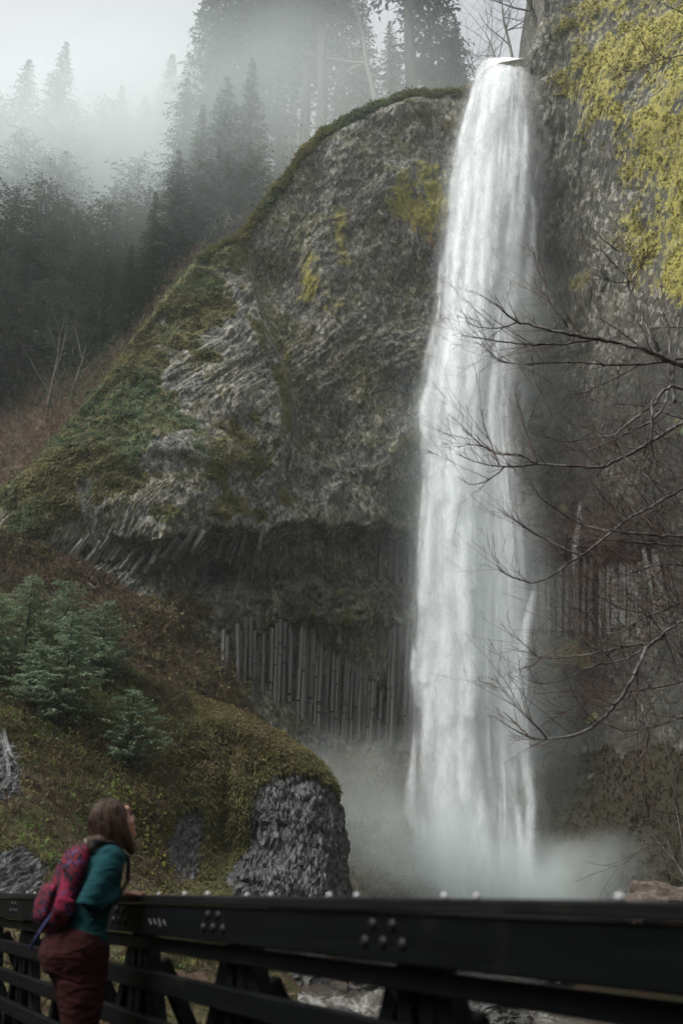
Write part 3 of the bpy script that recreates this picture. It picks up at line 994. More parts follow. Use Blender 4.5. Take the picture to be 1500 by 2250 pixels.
# ================================================================== GORGE FLOOR AND STREAM
gxv, gyv = np.meshgrid(np.arange(-60, 70, .4), np.arange(-45, 72, .4))
gp = np.stack([gxv.ravel(), gyv.ravel(), gxv.ravel() * 0], 1)
def bed_z(y):
    return np.interp(y, [-60, 0, 20, 33.2, 34.4, 40, 62], [-5.6, -4.2, -3.0, -2.45, -1.85, -1.75, -1.7])
def stream_x(y):
    return np.interp(y, [-60, 0, 15, 25, 35, 50, 62], [24, 11, 7, 4.2, 3.2, 6, 7.5])
def stream_w(y):
    return np.interp(y, [-60, 0, 20, 35, 50, 62, 75], [5, 5, 4.5, 4.6, 6, 9, 9])
dx = gp[:, 0] - stream_x(gp[:, 1])
ww_ = stream_w(gp[:, 1])
side = np.maximum(np.abs(dx) - ww_, 0)
left = dx < 0
rise = np.where(left, .95 * side ** .5, .9 * side ** .72 + .30 * np.maximum(side - 4, 0) ** 1.15)
rise = rise * np.where(gp[:, 1] > 40, np.where(left, .2, 1.0), 1)
rise = np.where(left & (gp[:, 1] < 16), rise + .5 * np.maximum(side - 20, 0), rise)
# unseen slope behind the bridge, added and steepened to shade the railing
back = np.maximum(-gp[:, 1] - 9, 0)
rise = rise + 1.7 * back
gp[:, 2] = bed_z(gp[:, 1]) - .5 * sstep(ww_, ww_ * .5, np.abs(dx)) + rise + .28 * fbm(gp * .6, 4, 61) + .12 * fbm(gp * 2.3, 2, 62) * sstep(0, 2, side)
def ground_mat():
    t = NT("gorge_ground")
    co = t.coord()
    n_b = t.noise(co, .5, 4, .6)
    n_f = t.noise(co, 5, 6, .7)
    c = t.mix(t.ramp(n_b, .4, .6), (.07, .045, .028), (.055, .055, .022))
    c = t.mix(t.ramp(n_f, .55, .7), c, (.12, .085, .06))
    return t.bsdf(c, .9, t.bump(n_f, .8, .15), .2)
M_GROUND = ground_mat()
ground = link("ground", mesh_np("ground", gp, grid_faces(*gxv.shape), M_GROUND, smooth=True))
tag(ground, "damp brown gorge floor and banks under the footbridge", kind="structure")

sy = np.arange(-40, 70, .22)
su = np.linspace(-1, 1, 60)
sp_ = np.zeros((len(sy), len(su), 3))
for i, y in enumerate(sy):
    sp_[i, :, 0] = stream_x(y) + su * (stream_w(y) + .6)
    sp_[i, :, 1] = y
    sp_[i, :, 2] = bed_z(y) + .02
sp_ = sp_.reshape(-1, 3)
cas = np.exp(-((sp_[:, 1] - 33.8) / 1.2) ** 2)
sp_[:, 2] += .07 * fbm(sp_ * np.array([1.3, 1.0, 1]), 3, 66) + cas * .16 * fbm(sp_ * 2.4, 2, 67) + .12 * fbm(sp_ * .5, 2, 68)
foamv = np.clip(cas + sstep(50, 60, sp_[:, 1]) * .9 + .3 * sstep(33, 31, sp_[:, 1]) * sstep(26, 32, sp_[:, 1]), 0, 1)
def stream_mat():
    t = NT("stream_water")
    a = t.attr("m1")
    co = t.coord((1, .45, 1))
    n1_ = t.noise(co, 1.5, 6, .7, .6)
    n2_ = t.noise(co, 5, 4, .6, .3)
    f = t.ramp(t.math('ADD', t.math('ADD', n1_, t.math('MULTIPLY', n2_, .35)), t.math('MULTIPLY', a[0], .2)), .74, 1.08)
    c = t.mix(f, (.05, .042, .033), (.30, .30, .29))
    return t.bsdf(c, t.math('MULTIPLY_ADD', f, .6, .12), t.bump(t.math('ADD', n1_, n2_), .5, .12), .5)
stream = link("stream", mesh_np("stream", sp_, grid_faces(len(sy), len(su)), stream_mat(), {"m1": np.stack([foamv, foamv, foamv], 1)}, smooth=True))
tag(stream, "shallow foaming stream running from the pool below the bridge", kind="structure")
# ================================================================== FOOTBRIDGE RAILING
ANG = R(28.1)
NV = np.array([math.cos(ANG), math.sin(ANG), 0])     # across the bridge, away from the camera
DV = np.array([-math.sin(ANG), math.cos(ANG), 0])    # along the railing
D0 = 1.63

def timber_mat(name, col, rough):
    t = NT(name)
    co = t.coord((.6, 6, 6))
    n_ = t.noise(co, 3, 5, .65, .4)
    n2_ = t.noise(t.coord(), 3, 4, .6)
    c = t.mix(t.ramp(n_, .35, .65), col, tuple(q * 1.9 for q in col))
    c = t.mix(t.math('MULTIPLY', t.ramp(n2_, .55, .75), .5), c, (.028, .032, .024))
    return t.bsdf(c, t.math('MULTIPLY_ADD', n2_, .3, rough - .15), t.bump(n_, .35, .01), .07)
M_TIMBER = timber_mat("wet_dark_timber", (.0022, .0027, .003), .6)
M_CAP = timber_mat("wet_cap_timber", (.009, .0085, .0095), .45)
t_ = NT("galvanised_steel")
M_BOLT = t_.bsdf(t_.mix(t_.noise(t_.coord(), 30, 3), (.010, .012, .012), (.026, .026, .026)), .5, None, .4, Metallic=.5)
t_ = NT("scratched_wood")
M_SCR = t_.bsdf(t_.mix(t_.noise(t_.coord(), 40, 3), (.08, .08, .08), (.16, .16, .155)), .8)
t_ = NT("rain_water_gleam")
t_.bsdf((.78, .81, .81), .08, None, .6, **{"Transmission Weight": .45, "IOR": 1.33})  # whitish base colour imitates the sky gleaming inside the drops
M_DROP = t_.m

rail = bpy.data.objects.new("bridge_railing", None)
COL.objects.link(rail)
rail.location = tuple(NV * D0)
rail.rotation_euler = (0, 0, math.pi / 2 + ANG)
tag(rail, "dark wet timber bridge railing with bolted posts and braces across the bottom", "railing")
S0, S1 = .15, 15.0
def rail_board(name, y0, y1, z0, z1, mat, s0=S0, s1=S1):
    m = MB()
    n = 24
    for a in range(1):
        m.box(((s0 + s1) / 2, (y0 + y1) / 2, (z0 + z1) / 2), (s1 - s0, y1 - y0, z1 - z0), bevel=.006)
    return m.build(name, mat, rail)
rail_board("cap_board", -.13, .014, 1.079, 1.118, M_CAP)
rail_board("top_beam", -.05, 0, .938, 1.076, M_TIMBER)
rail_board("rail_board", -.095, -.048, .862, .925, M_TIMBER)
rail_board("rail_board", -.095, -.048, .683, .771, M_TIMBER)
rail_board("rail_board", -.095, -.048, .484, .570, M_TIMBER)
rail_board("rail_board", -.095, -.048, .28, .37, M_TIMBER)
POSTS = [1.45, 2.79, 4.18, 5.52, 6.9, 8.3, 9.7, 11.1, 12.5]
dome = MB()
for i in range(4):
    pass
rings = [(0, 1.0), (.35, .95), (.7, .72), (.92, .4), (1.0, .0)]
dv, df_ = [], []
for h_, r_ in rings[:-1]:
    for k in range(14):
        th = 2 * math.pi * k / 14
        dv.append((.020 * r_ * math.cos(th), .013 * h_, .020 * r_ * math.sin(th)))
dv.append((0, .013, 0))
for i in range(3):
    for k in range(14):
        df_.append((i * 14 + k, i * 14 + (k + 1) % 14, (i + 1) * 14 + (k + 1) % 14, (i + 1) * 14 + k))
for k in range(14):
    df_.append((42 + k, 42 + (k + 1) % 14, 56))
dome.add(dv, df_)
ME_BOLT = dome.mesh("bolt", M_BOLT, True)
for s_ in POSTS:
    for ds in (-.07, .055):
        m = MB()
        m.box((s_ + ds, -.145, .24), (.085, .09, 1.66), bevel=.006)
        m.build("post", M_TIMBER, rail)
    for sg in (1, -1):
        a = Vector((s_ + sg * .14, -.14, .84)); b = Vector((s_ + sg * .56, -.14, .05))
        d = b - a
        m = MB()
        m.box((0, 0, 0), (.07, .085, d.length), mat=d.to_track_quat('Z', 'Y').to_matrix(), bevel=.005)
        m.build("brace", M_TIMBER, rail, loc=tuple((a + b) / 2))
    a = Vector((s_ - .16, -.19, .80)); b = Vector((s_ - .16, -.80, -.35))
    d = b - a
    m = MB()
    m.box((0, 0, 0), (.075, .075, d.length), mat=d.to_track_quat('Z', 'Y').to_matrix(), bevel=.005)
    m.build("outrigger", M_CAP, rail, loc=tuple((a + b) / 2))
    for ds, z in ((-.11, .992), (0, .994), (.11, .992), (-.055, 1.042), (.062, 1.042)):
        o = link("bolt", ME_BOLT, rail, loc=(s_ + ds, -.002, z))
# a scratched zigzag on the beam beside the leaning person
m = MB()
zz = [(5.05 - .035 * k, .0015, .985 + (.028 if k % 2 else 0) + random.uniform(-.006, .006)) for k in range(9)]
m.tube(zz, .0035, 5)
m.build("scratch", M_SCR, rail)

def s_at(px, py=1962):
    u = (px - 750) / F; v = (1125 - py) / F
    th = ANG + math.atan(u / (CP - v * SP))
    return (D0 - .014) / math.tan(th)
dm = MB()
dvv, dff = [], []
import bmesh
bm_ = bmesh.new()
bmesh.ops.create_icosphere(bm_, subdivisions=3, radius=1)
for v_ in bm_.verts:
    if v_.co.z < 0: v_.co.z *= .45
ME_DROP = bpy.data.meshes.new("water_drop")
bm_.to_mesh(ME_DROP); bm_.free()
ME_DROP.materials.append(M_DROP)
ME_DROP.polygons.foreach_set("use_smooth", [True] * len(ME_DROP.polygons))
DROPS = [(22, "raindrop at the far left end of the railing top, left of the backpack"), (58, "left bead of the close pair of raindrops beside the backpack"), (74, "right bead of the close pair of raindrops beside the backpack"),
         (345, "raindrop on the railing top just right of the person's hand"), (402, "second raindrop to the right of the person's hand"), (452, "third raindrop to the right of the person's hand"),
         (538, "raindrop below the left edge of the dark rock face"), (590, "raindrop below the dark rock face, right of the one at its left edge"), (718, "raindrop on the railing below the right half of the dark rock face"),
         (778, "raindrop on the railing at the right foot of the dark rock face"), (970, "left of the two raindrops on the railing under the waterfall"), (1040, "right of the two raindrops on the railing under the waterfall"),
         (1352, "large lone raindrop on the railing near the brown gravelly boulder")]
for k, (px, dlab) in enumerate(DROPS):
    s_ = s_at(px)
    p = NV * (D0 - .004) + DV * s_
    r_ = random.uniform(.0085, .012) * (1.1 if px > 300 else .9)
    o = link("water_drop", ME_DROP, loc=(p[0], p[1], 1.118 + r_ * .40), scale=(r_, r_, r_))
    tag(o, dlab, "water drop", "raindrops beaded along the railing top")

# deck under the visitor
m = MB()
for k in range(1):
    m.box((7.0, 1.25, -.06), (18, 2.4, .12))
deck = m.build("bridge_deck", M_TIMBER)
deck.location = tuple(NV * D0); deck.rotation_euler = rail.rotation_euler
tag(deck, "dark timber deck of the footbridge", kind="structure")

# ================================================================== THE VISITOR
class Ell(MB):
    def loft(s, pts, rad, ref=(1, 0, 0), n=18):
        """rad: (along ref, across) for each point; closed with rounded tips"""
        pts = [Vector(p) for p in pts]
        ref = Vector(ref)
        vs, fs = [], []
        P2, R2 = [], []
        for i, p in enumerate(pts):
            P2.append(p); R2.append(rad[i])
        for i, p in enumerate(P2):
            tg = (P2[min(i + 1, len(P2) - 1)] - P2[max(0, i - 1)]).normalized()
            a = (ref - tg * ref.dot(tg)).normalized()
            b = tg.cross(a)
            for k in range(n):
                th = 2 * math.pi * k / n
                vs.append(p + a * (R2[i][0] * math.cos(th)) + b * (R2[i][1] * math.sin(th)))
        for i in range(len(P2) - 1):
            for k in range(n):
                fs.append((i * n + k, i * n + (k + 1) % n, (i + 1) * n + (k + 1) % n, (i + 1) * n + k))
        fs.append(tuple(range(n - 1, -1, -1))); fs.append(tuple(range((len(P2) - 1) * n, len(P2) * n)))
        s.add(vs, fs)

    def ball(s, c, r, M=None, n=16):
        c = Vector(c); M = M or Matrix.Identity(3)
        vs, fs = [], []
        for i in range(n + 1):
            ph = math.pi * i / n
            for k in range(n):
                th = 2 * math.pi * k / n
                vs.append(c + M @ Vector((r[0] * math.sin(ph) * math.cos(th), r[1] * math.sin(ph) * math.sin(th), r[2] * math.cos(ph))))
        for i in range(n):
            for k in range(n):
                fs.append((i * n + k, (i + 1) * n + k, (i + 1) * n + (k + 1) % n, i * n + (k + 1) % n))
        s.add(vs, fs)

def fused(name, shape, voxel, mat, parent=None, smooth_it=4):
    """melt overlapping shapes into one continuous skin"""
    me = shape.mesh(name + "_raw")
    o = bpy.data.objects.new(name, me)
    COL.objects.link(o)
    r_ = o.modifiers.new("r", 'REMESH'); r_.mode = 'VOXEL'; r_.voxel_size = voxel
    s_ = o.modifiers.new("s", 'SMOOTH'); s_.iterations = smooth_it; s_.factor = .5
    dg = bpy.context.evaluated_depsgraph_get()
    me2 = bpy.data.meshes.new_from_object(o.evaluated_get(dg))
    me2.name = name
    o.modifiers.clear()
    o.data = me2
    bpy.data.meshes.remove(me)
    me2.materials.clear()
    me2.materials.append(mat)
    me2.polygons.foreach_set("use_smooth", [True] * len(me2.polygons))
    o.parent = parent
    return o

def cloth_mat(name, c1, c2, sc=8, rough=.9):
    t = NT(name)
    n_ = t.noise(t.coord((1, 1, 1)), sc, 4, .6, .6)
    fold = t.noise(t.coord((1, 1, 2.2)), 9, 2, .5, 1.2)
    return t.bsdf(t.mix(t.ramp(n_, .35, .65), c1, c2), rough, t.bump(fold, .7, .03), .15)

PERSON_LOC = NV * (D0 - .25) + DV * 5.33
def hroot(name):
    o = bpy.data.objects.new(name, None)
    COL.objects.link(o)
    o.location = tuple(PERSON_LOC); o.rotation_euler = (0, 0, ANG); o.scale = (1, 1, .985)
    return o
person = hroot("person")
tag(person, "person in a teal top and maroon trousers leaning on the bridge railing and looking up", "person")

t_ = NT("skin")
M_SKIN = t_.bsdf(t_.mix(t_.noise(t_.coord(), 14, 3), (.42, .235, .17), (.50, .28, .21)), .5, None, .35, **{"Subsurface Weight": .08, "Subsurface Radius": (.02, .008, .004)})
M_TEAL = cloth_mat("teal_knit", (.006, .043, .050), (.009, .058, .066))
M_MAROON = cloth_mat("maroon_twill", (.032, .008, .009), (.046, .012, .012), 5)
M_BOOT = cloth_mat("boot_leather", (.02, .015, .012), (.03, .022, .016), 8, .6)
def hair_mat():
    t = NT("brown_hair")
    n_ = t.noise(t.coord((60, 60, 4)), 1.0, 4, .6, .3)
    n2_ = t.noise(t.coord(), 10, 2)
    return t.bsdf(t.mix(t.ramp(n_, .3, .7), (.020, .011, .007), (.075, .043, .028)), .55, t.bump(n_, .9, .01), .25)
M_HAIR = hair_mat()

HC_ = Vector((.135, .01, 1.492))
HM = Matrix.Rotation(R(10), 3, 'Z') @ Matrix.Rotation(R(-24), 3, 'Y')      # turned towards the fall and tipped back
def H(x, y, z):
    return HC_ + HM @ Vector((x, y, z))
b = Ell()
b.ball(H(-.008, 0, .02), (.094, .074, .098), HM)
b.loft([H(.02, 0, .0), H(.035, 0, -.05), H(.055, 0, -.095), H(.06, 0, -.112)], [(.07, .066), (.062, .056), (.035, .034), (.018, .02)], HM @ Vector((1, 0, 0)))
b.loft([H(.086, 0, .018), H(.096, 0, -.008), H(.105, 0, -.026), H(.088, 0, -.036)], [(.012, .010), (.014, .011), (.012, .016), (.006, .012)], HM @ Vector((1, 0, 0)), 10)
b.ball(H(.088, 0, -.062), (.013, .024, .012), HM, 10)
b.ball(H(.078, 0, -.100), (.018, .022, .016), HM, 10)
b.ball(H(.074, 0, .045), (.018, .055, .02), HM, 10)
for sg in (1, -1):
    b.ball(H(-.005, sg * .077, -.012), (.020, .010, .032), HM, 10)
    b.ball(H(.062, sg * .036, -.03), (.022, .022, .024), HM, 10)
b.loft([(.10, 0, 1.34), (.115, .005, 1.40), H(-.012, 0, -.05)], [(.062, .066), (.05, .052), (.052, .054)])
b.loft([(0, 0, .86), (0, 0, .95), (.025, 0, 1.07), (.065, 0, 1.2), (.09, 0, 1.3), (.10, 0, 1.35)], [(.10, .15), (.115, .165), (.09, .135), (.105, .155), (.085, .165), (.05, .08)])
ARMS = {-1: [(.085, -.168, 1.305), (-.045, -.25, 1.085), (.155, -.12, 1.142)], 1: [(.10, .165, 1.305), (.06, .27, 1.10), (.19, .10, 1.142)]}
LEGS = {-1: [(.0, -.088, .88), (.015, -.105, .49), (-.045, -.105, .09)], 1: [(.0, .088, .88), (.075, .105, .50), (.03, .10, .09)]}
for sg, (sh, el, wr) in ARMS.items():
    sh, el, wr = Vector(sh), Vector(el), Vector(wr)
    b.loft([sh, sh.lerp(el, .5), el, el.lerp(wr, .3), wr], [(.046, .046), (.042, .042), (.036, .036), (.037, .037), (.024, .026)])
    fd = (Vector((.33, wr.y + .05, 1.136)) - wr).normalized()
    sd = Vector((0, 0, 1)).cross(fd).normalized()
    pm = wr + fd * .075
    b.loft([wr, wr + fd * .035, pm, pm + fd * .018], [(.025, .019), (.038, .016), (.042, .015), (.036, .012)], sd, 14)
    for k, (off, L) in enumerate(((-.030, .066), (-.010, .075), (.010, .070), (.028, .055))):
        k0 = pm + fd * .012 + sd * off
        k1 = k0 + fd * L * .45 + Vector((0, 0, .006))
        k2 = k1 + fd * L * .30 - Vector((0, 0, .010))
        k3 = k2 + fd * L * .25 - Vector((0, 0, .012))
        b.loft([k0, k1, k2, k3], [(.0088, .0088), (.0082, .0082), (.0075, .0075), (.006, .006)], sd, 8)
    t0 = wr + fd * .03 - sd * (.034 * sg) * -1
    b.loft([t0, t0 + fd * .03 + sd * (.022 * sg) - Vector((0, 0, .004)), t0 + fd * .058 + sd * (.030 * sg) - Vector((0, 0, .010))], [(.012, .012), (.0105, .0105), (.0078, .0078)], sd, 8)
for sg, (hp_, kn, an) in LEGS.items():
    hp_, kn, an = Vector(hp_), Vector(kn), Vector(an)
    b.loft([hp_, hp_.lerp(kn, .5), kn, kn.lerp(an, .3), an], [(.088, .085), (.072, .07), (.054, .052), (.055, .05), (.036, .034)])
    b.loft([an, an + Vector((.02, 0, -.05)), an + Vector((.14, 0, -.06))], [(.036, .034), (.04, .036), (.026, .034)])
fused("body", b, .0065, M_SKIN, person, 3)

for sg in (1, -1):
    e_ = Ell()
    e_.ball(H(.081, sg * .032, .012), (.010, .013, .008), HM, 10)
    e_.build("eye", M_HAIR, person, True)
e_ = Ell()
e_.ball(H(.097, 0, -.063), (.006, .021, .009), HM, 10)
t_ = NT("lip_skin"); M_LIP = t_.bsdf((.36, .13, .11), .45)
e_.build("mouth", M_LIP, person, True)
c = Ell()
c.loft([(-.005, 0, .88), (-.005, 0, .93), (.005, 0, 1.0), (.025, 0, 1.08), (.062, 0, 1.2), (.085, 0, 1.3), (.10, 0, 1.35), (.108, 0, 1.375)],
       [(.15, .205), (.146, .2), (.118, .168), (.112, .158), (.124, .172), (.102, .178), (.075, .11), (.064, .072)])
for sg, (sh, el, wr) in ARMS.items():
    sh, el, wr = Vector(sh), Vector(el), Vector(wr)
    c.loft([sh - Vector((.0, sg * .05, -.005)), sh, sh.lerp(el, .35), sh.lerp(el, .7), el, el.lerp(wr, .15), el.lerp(wr, .5), el.lerp(wr, .94)],
           [(.07, .07), (.073, .07), (.064, .062), (.058, .056), (.055, .053), (.054, .05), (.046, .044), (.034, .034)])
fused("sweater", c, .011, M_TEAL, person, 3)
c = Ell()
c.loft([(.0, 0, .965), (-.012, 0, .92), (-.02, 0, .86), (-.012, 0, .79)], [(.138, .19), (.16, .208), (.172, .215), (.145, .2)])
for sg, (hp_, kn, an) in LEGS.items():
    hp_, kn, an = Vector(hp_), Vector(kn), Vector(an)
    c.loft([hp_ + Vector((0, 0, .02)), hp_.lerp(kn, .3), hp_.lerp(kn, .7), kn, kn.lerp(an, .4), kn.lerp(an, .8), an + Vector((0, 0, .0))], [(.132, .11), (.122, .106), (.10, .092), (.078, .074), (.076, .072), (.07, .068), (.066, .064)])
fused("trousers", c, .012, M_MAROON, person, 3)
for sg, (hp_, kn, an) in LEGS.items():
    an = Vector(an)
    c = Ell()
    c.loft([an + Vector((-.005, 0, .05)), an + Vector((.0, 0, -.02)), an + Vector((.03, 0, -.055)), an + Vector((.15, 0, -.062)), an + Vector((.185, 0, -.068))], [(.05, .046), (.052, .048), (.045, .046), (.03, .044), (.018, .03)])
    fused("boot", c, .01, M_BOOT, person, 2)
h = Ell()
h.ball(H(-.024, 0, .032), (.105, .088, .106), HM)
h.ball(H(-.055, 0, -.03), (.07, .08, .09), HM)
h.loft([H(-.07, 0, .03), H(-.085, 0, -.06), (.03, .0, 1.385), (.01, -.005, 1.31)], [(.06, .085), (.06, .09), (.05, .088), (.03, .075)])
for sg in (1, -1):
    h.loft([H(-.005, sg * .06, .085), H(.0, sg * .076, .02), H(-.01, sg * .083, -.06), H(-.005, sg * .08, -.12), H(.01, sg * .072, -.175)], [(.03, .022), (.034, .02), (.036, .022), (.035, .024), (.018, .016)], HM @ Vector((1, 0, 0)))
hair_o = fused("hair", h, .009, M_HAIR, person, 3)
hs_ = MB()
for k in range(130):                         # loose locks over the fused cap of hair
    th = random.uniform(-2.6, 2.6)
    up = random.uniform(.0, 1.0)
    r0 = .095
    p0 = H(-.02 - r0 * math.cos(th) * .7 * up, r0 * math.sin(th) * .8 * up, .115 + .03 * (1 - up))
    sd_ = (math.sin(th), -math.cos(th))
    p1 = H(-.03 + sd_[1] * .105, sd_[0] * .092, .03 + random.uniform(-.02, .02))
    p2 = H(-.035 + sd_[1] * .100, sd_[0] * .094, -.07 + random.uniform(-.03, .03))
    p3 = p2 + Vector((random.uniform(-.02, .02), random.uniform(-.02, .02), -.07 + random.uniform(-.04, .03)))
    if sd_[1] > .35: continue
    r_ = random.uniform(.004, .008)
    hs_.tube([p0, p1, p2, p3], [r_ * .5, r_, r_, r_ * .3], 5)
hs_.build("lock", M_HAIR, person, True)
person.children[-1]["kind"] = "stuff"

# ------------------------------------------------------------------ the backpack
def pack_mat():
    t = NT("printed_pack_fabric")
    co = t.coord((1, 1, 1))
    wv = t.n("TexWave", {"Vector": t.coord((1, 1, 1), (R(25), R(35), R(40))), "Scale": 11.0, "Distortion": 9.0, "Detail": 2.0, "Detail Scale": 2.2}, wave_type='BANDS').outputs[1]
    n_ = t.noise(co, 8, 2, .5, 1.0)
    n2_ = t.noise(co, 15, 2, .5, 1.2)
    c = t.mix(t.ramp(wv, .50, .58, smooth=True), (.010, .011, .030), (.15, .010, .016))
    c = t.mix(t.ramp(n_, .57, .61), c, (.23, .017, .055))
    c = t.mix(t.ramp(n2_, .60, .65), c, (.09, .05, .15))
    c = t.mix(t.ramp(n_, .36, .30), c, (.01, .012, .022))
    return t.bsdf(c, .8, t.bump(t.noise(co, 9, 3), .5, .02), .2)
M_PACK = pack_mat()
M_STRAP = cloth_mat("dark_webbing", (.012, .012, .014), (.02, .02, .025), 20, .8)
M_CORD = cloth_mat("pale_cord", (.22, .20, .17), (.3, .27, .22), 20, .8)
M_BLUE = cloth_mat("blue_webbing", (.03, .035, .10), (.05, .055, .14), 20, .7)
pack = hroot("backpack")
tag(pack, "red and purple patterned backpack worn by the person at the railing", "backpack")
def pk(x, y, z):      # pack space: leaning with the back
    q = Matrix.Rotation(R(11), 3, 'Y') @ Vector((x, y, z))
    return Vector((-.09, .0, 1.165)) + q
PM = Matrix.Rotation(R(11), 3, 'Y')
c = Ell()
c.loft([pk(.01, 0, -.205), pk(.0, 0, -.17), pk(-.005, 0, -.06), pk(0, 0, .08), pk(.012, 0, .165), pk(.03, 0, .205), pk(.04, 0, .218)],
       [(.05, .12), (.07, .145), (.076, .152), (.072, .145), (.058, .125), (.035, .09), (.02, .05)], PM @ Vector((1, 0, 0)), 24)
fused("bag", c, .01, M_PACK, pack, 3)
c = Ell()
c.loft([pk(-.07, 0, -.18), pk(-.084, 0, -.15), pk(-.09, 0, -.08), pk(-.082, 0, -.01), pk(-.065, 0, .01)], [(.02, .09), (.034, .11), (.036, .112), (.028, .10), (.012, .08)], PM @ Vector((1, 0, 0)), 20)
fused("front_pocket", c, .009, M_PACK, pack, 2)
for sg in (1, -1):
    c = Ell()
    c.loft([pk(-.02, sg * .14, -.18), pk(-.02, sg * .155, -.12), pk(-.02, sg * .153, -.05)], [(.05, .014), (.055, .022), (.05, .014)], PM @ Vector((1, 0, 0)), 16)
    fused("side_pocket", c, .007, M_PACK, pack, 2)
    m = MB()
    pts = [pk(.05, sg * .085, .19), Vector((.0, sg * .115, 1.385)), Vector((.09, sg * .125, 1.385)), Vector((.18, sg * .125, 1.31)), Vector((.185, sg * .13, 1.2)), Vector((.11, sg * .17, 1.1)), pk(.06, sg * .13, -.14)]
    c = Ell()
    c.loft(pts, [(.009, .026)] * len(pts), (1, 0, .3), 10)
    fused("shoulder_strap", c, .007, M_STRAP, pack, 2)
m = MB()
m.tube([pk(.03 + .0 * k, -.045 + .09 * k / 8, .205 + .045 * math.sin(math.pi * k / 8)) for k in range(9)], .006, 8)
m.build("carry_loop", M_CORD, pack, True)
m = MB()
m.tube([pk(-.06, -.13, -.12), pk(-.095, -.145, -.2), pk(-.125, -.15, -.30)], .007, 8)
m.build("strap", M_BLUE, pack, True)
m = MB()
for k in range(1):
    m.tube([pk(-.078 + .012 * abs(q), .145 * q, .07 + .05 * (1 - q * q)) for q in np.linspace(-1, 1, 13)], .004, 6)
m.build("zip", M_STRAP, pack, True)
# ================================================================== TREES
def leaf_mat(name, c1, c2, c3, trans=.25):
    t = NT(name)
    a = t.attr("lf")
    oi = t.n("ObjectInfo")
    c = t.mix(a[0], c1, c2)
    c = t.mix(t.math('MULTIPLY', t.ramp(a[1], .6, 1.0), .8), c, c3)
    c = t.mix(t.math('MULTIPLY', oi.outputs["Random"], .35), c, c3)
    df = t.n("BsdfDiffuse", {"Color": c, "Roughness": .5})
    tl = t.n("BsdfTranslucent", {"Color": c})
    m = t.n("MixShader", {0: trans})
    t.t.links.new(df.outputs[0], m.inputs[1]); t.t.links.new(tl.outputs[0], m.inputs[2])
    t.t.links.new(m.outputs[0], t.out.inputs["Surface"])
    return t.m
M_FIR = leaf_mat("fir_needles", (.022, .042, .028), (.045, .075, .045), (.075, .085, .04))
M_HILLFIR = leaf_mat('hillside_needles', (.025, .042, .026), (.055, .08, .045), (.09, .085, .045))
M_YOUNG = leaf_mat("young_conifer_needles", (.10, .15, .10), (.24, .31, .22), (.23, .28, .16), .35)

def bark_mat(name, c1, c2):
    t = NT(name)
    n_ = t.noise(t.coord((1, 1, .2)), 9, 5, .65)
    return t.bsdf(t.mix(t.ramp(n_, .35, .65), c1, c2), .9, t.bump(n_, .8, .05), .15)
M_BARK = bark_mat("fir_bark", (.035, .028, .023), (.08, .066, .056))
M_PALEBARK = bark_mat("alder_bark", (.09, .083, .07), (.20, .185, .165))

def spray_quads(base, d, up, ln, wd):
    """(n,4,3) kites from base along d"""
    side = np.cross(d, up)
    side /= np.linalg.norm(side, axis=1, keepdims=True) + 1e-9
    mid = base + d * (ln * .45)[:, None]
    tip = base + d * ln[:, None] - np.array([0, 0, 1]) * (ln * .18)[:, None]
    return np.stack([base, mid + side * wd[:, None], tip, mid - side * wd[:, None]], 1)

def conifer(seed, h, rad, z0, whorls, per, spacing, sl, sw, droop=.35, rise=.15, shape=.8, ragged=.35, lobes=0.0, bare=.1, lean=0.0):
    r = np.random.default_rng(seed)
    Q, A = [], []
    zs_ = z0 + (h - z0) * np.linspace(0, 1, whorls) ** .95
    for z in zs_:
        t = (z - z0) / (h - z0)
        for k in range(per):
            if r.random() < .12: continue
            az = r.uniform(0, 2 * math.pi)
            L = rad * ((1 - t) ** shape * (.35 + .65 * min(1, t * 5 + .3)) + .03) * r.uniform(1 - ragged, 1.1)
            if lobes: L *= 1 + lobes * math.sin(az * 3 + z * 1.3 + seed)
            n = max(3, int(L / spacing))
            s = (bare + (1 - bare) * (np.arange(n) + r.random(n)) / n)
            o = np.array([math.cos(az), math.sin(az), 0.0])
            pos = o[None] * (s * L)[:, None]
            pos[:, 2] = z + r.uniform(-.2, .2) * (h - z0) / whorls + L * (rise * s - droop * s * s)
            pos += r.normal(0, 1, (n, 3)) * np.array([.10, .10, .07]) * sl
            pos[:, 0] += lean * pos[:, 2]
            ang = r.choice([-1, 1], n) * r.uniform(.15, 1.25, n)
            d = np.stack([np.cos(az + ang), np.sin(az + ang), r.uniform(-.55, .12, n)], 1)
            d /= np.linalg.norm(d, axis=1, keepdims=True)
            up = np.stack([r.normal(0, .45, n), r.normal(0, .45, n), np.ones(n)], 1)
            ln = sl * r.uniform(.6, 1.25, n) * (1 - .35 * t)
            Q.append(spray_quads(pos, d, up, ln, ln * sw * r.uniform(.7, 1.2, n)))
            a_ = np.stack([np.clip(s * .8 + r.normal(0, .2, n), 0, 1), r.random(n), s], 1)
            A.append(np.repeat(a_[:, None], 4, 1))
    Q = np.concatenate(Q); A = np.concatenate(A)
    return Q.reshape(-1, 3), np.arange(len(Q) * 4).reshape(-1, 4), A.reshape(-1, 3)

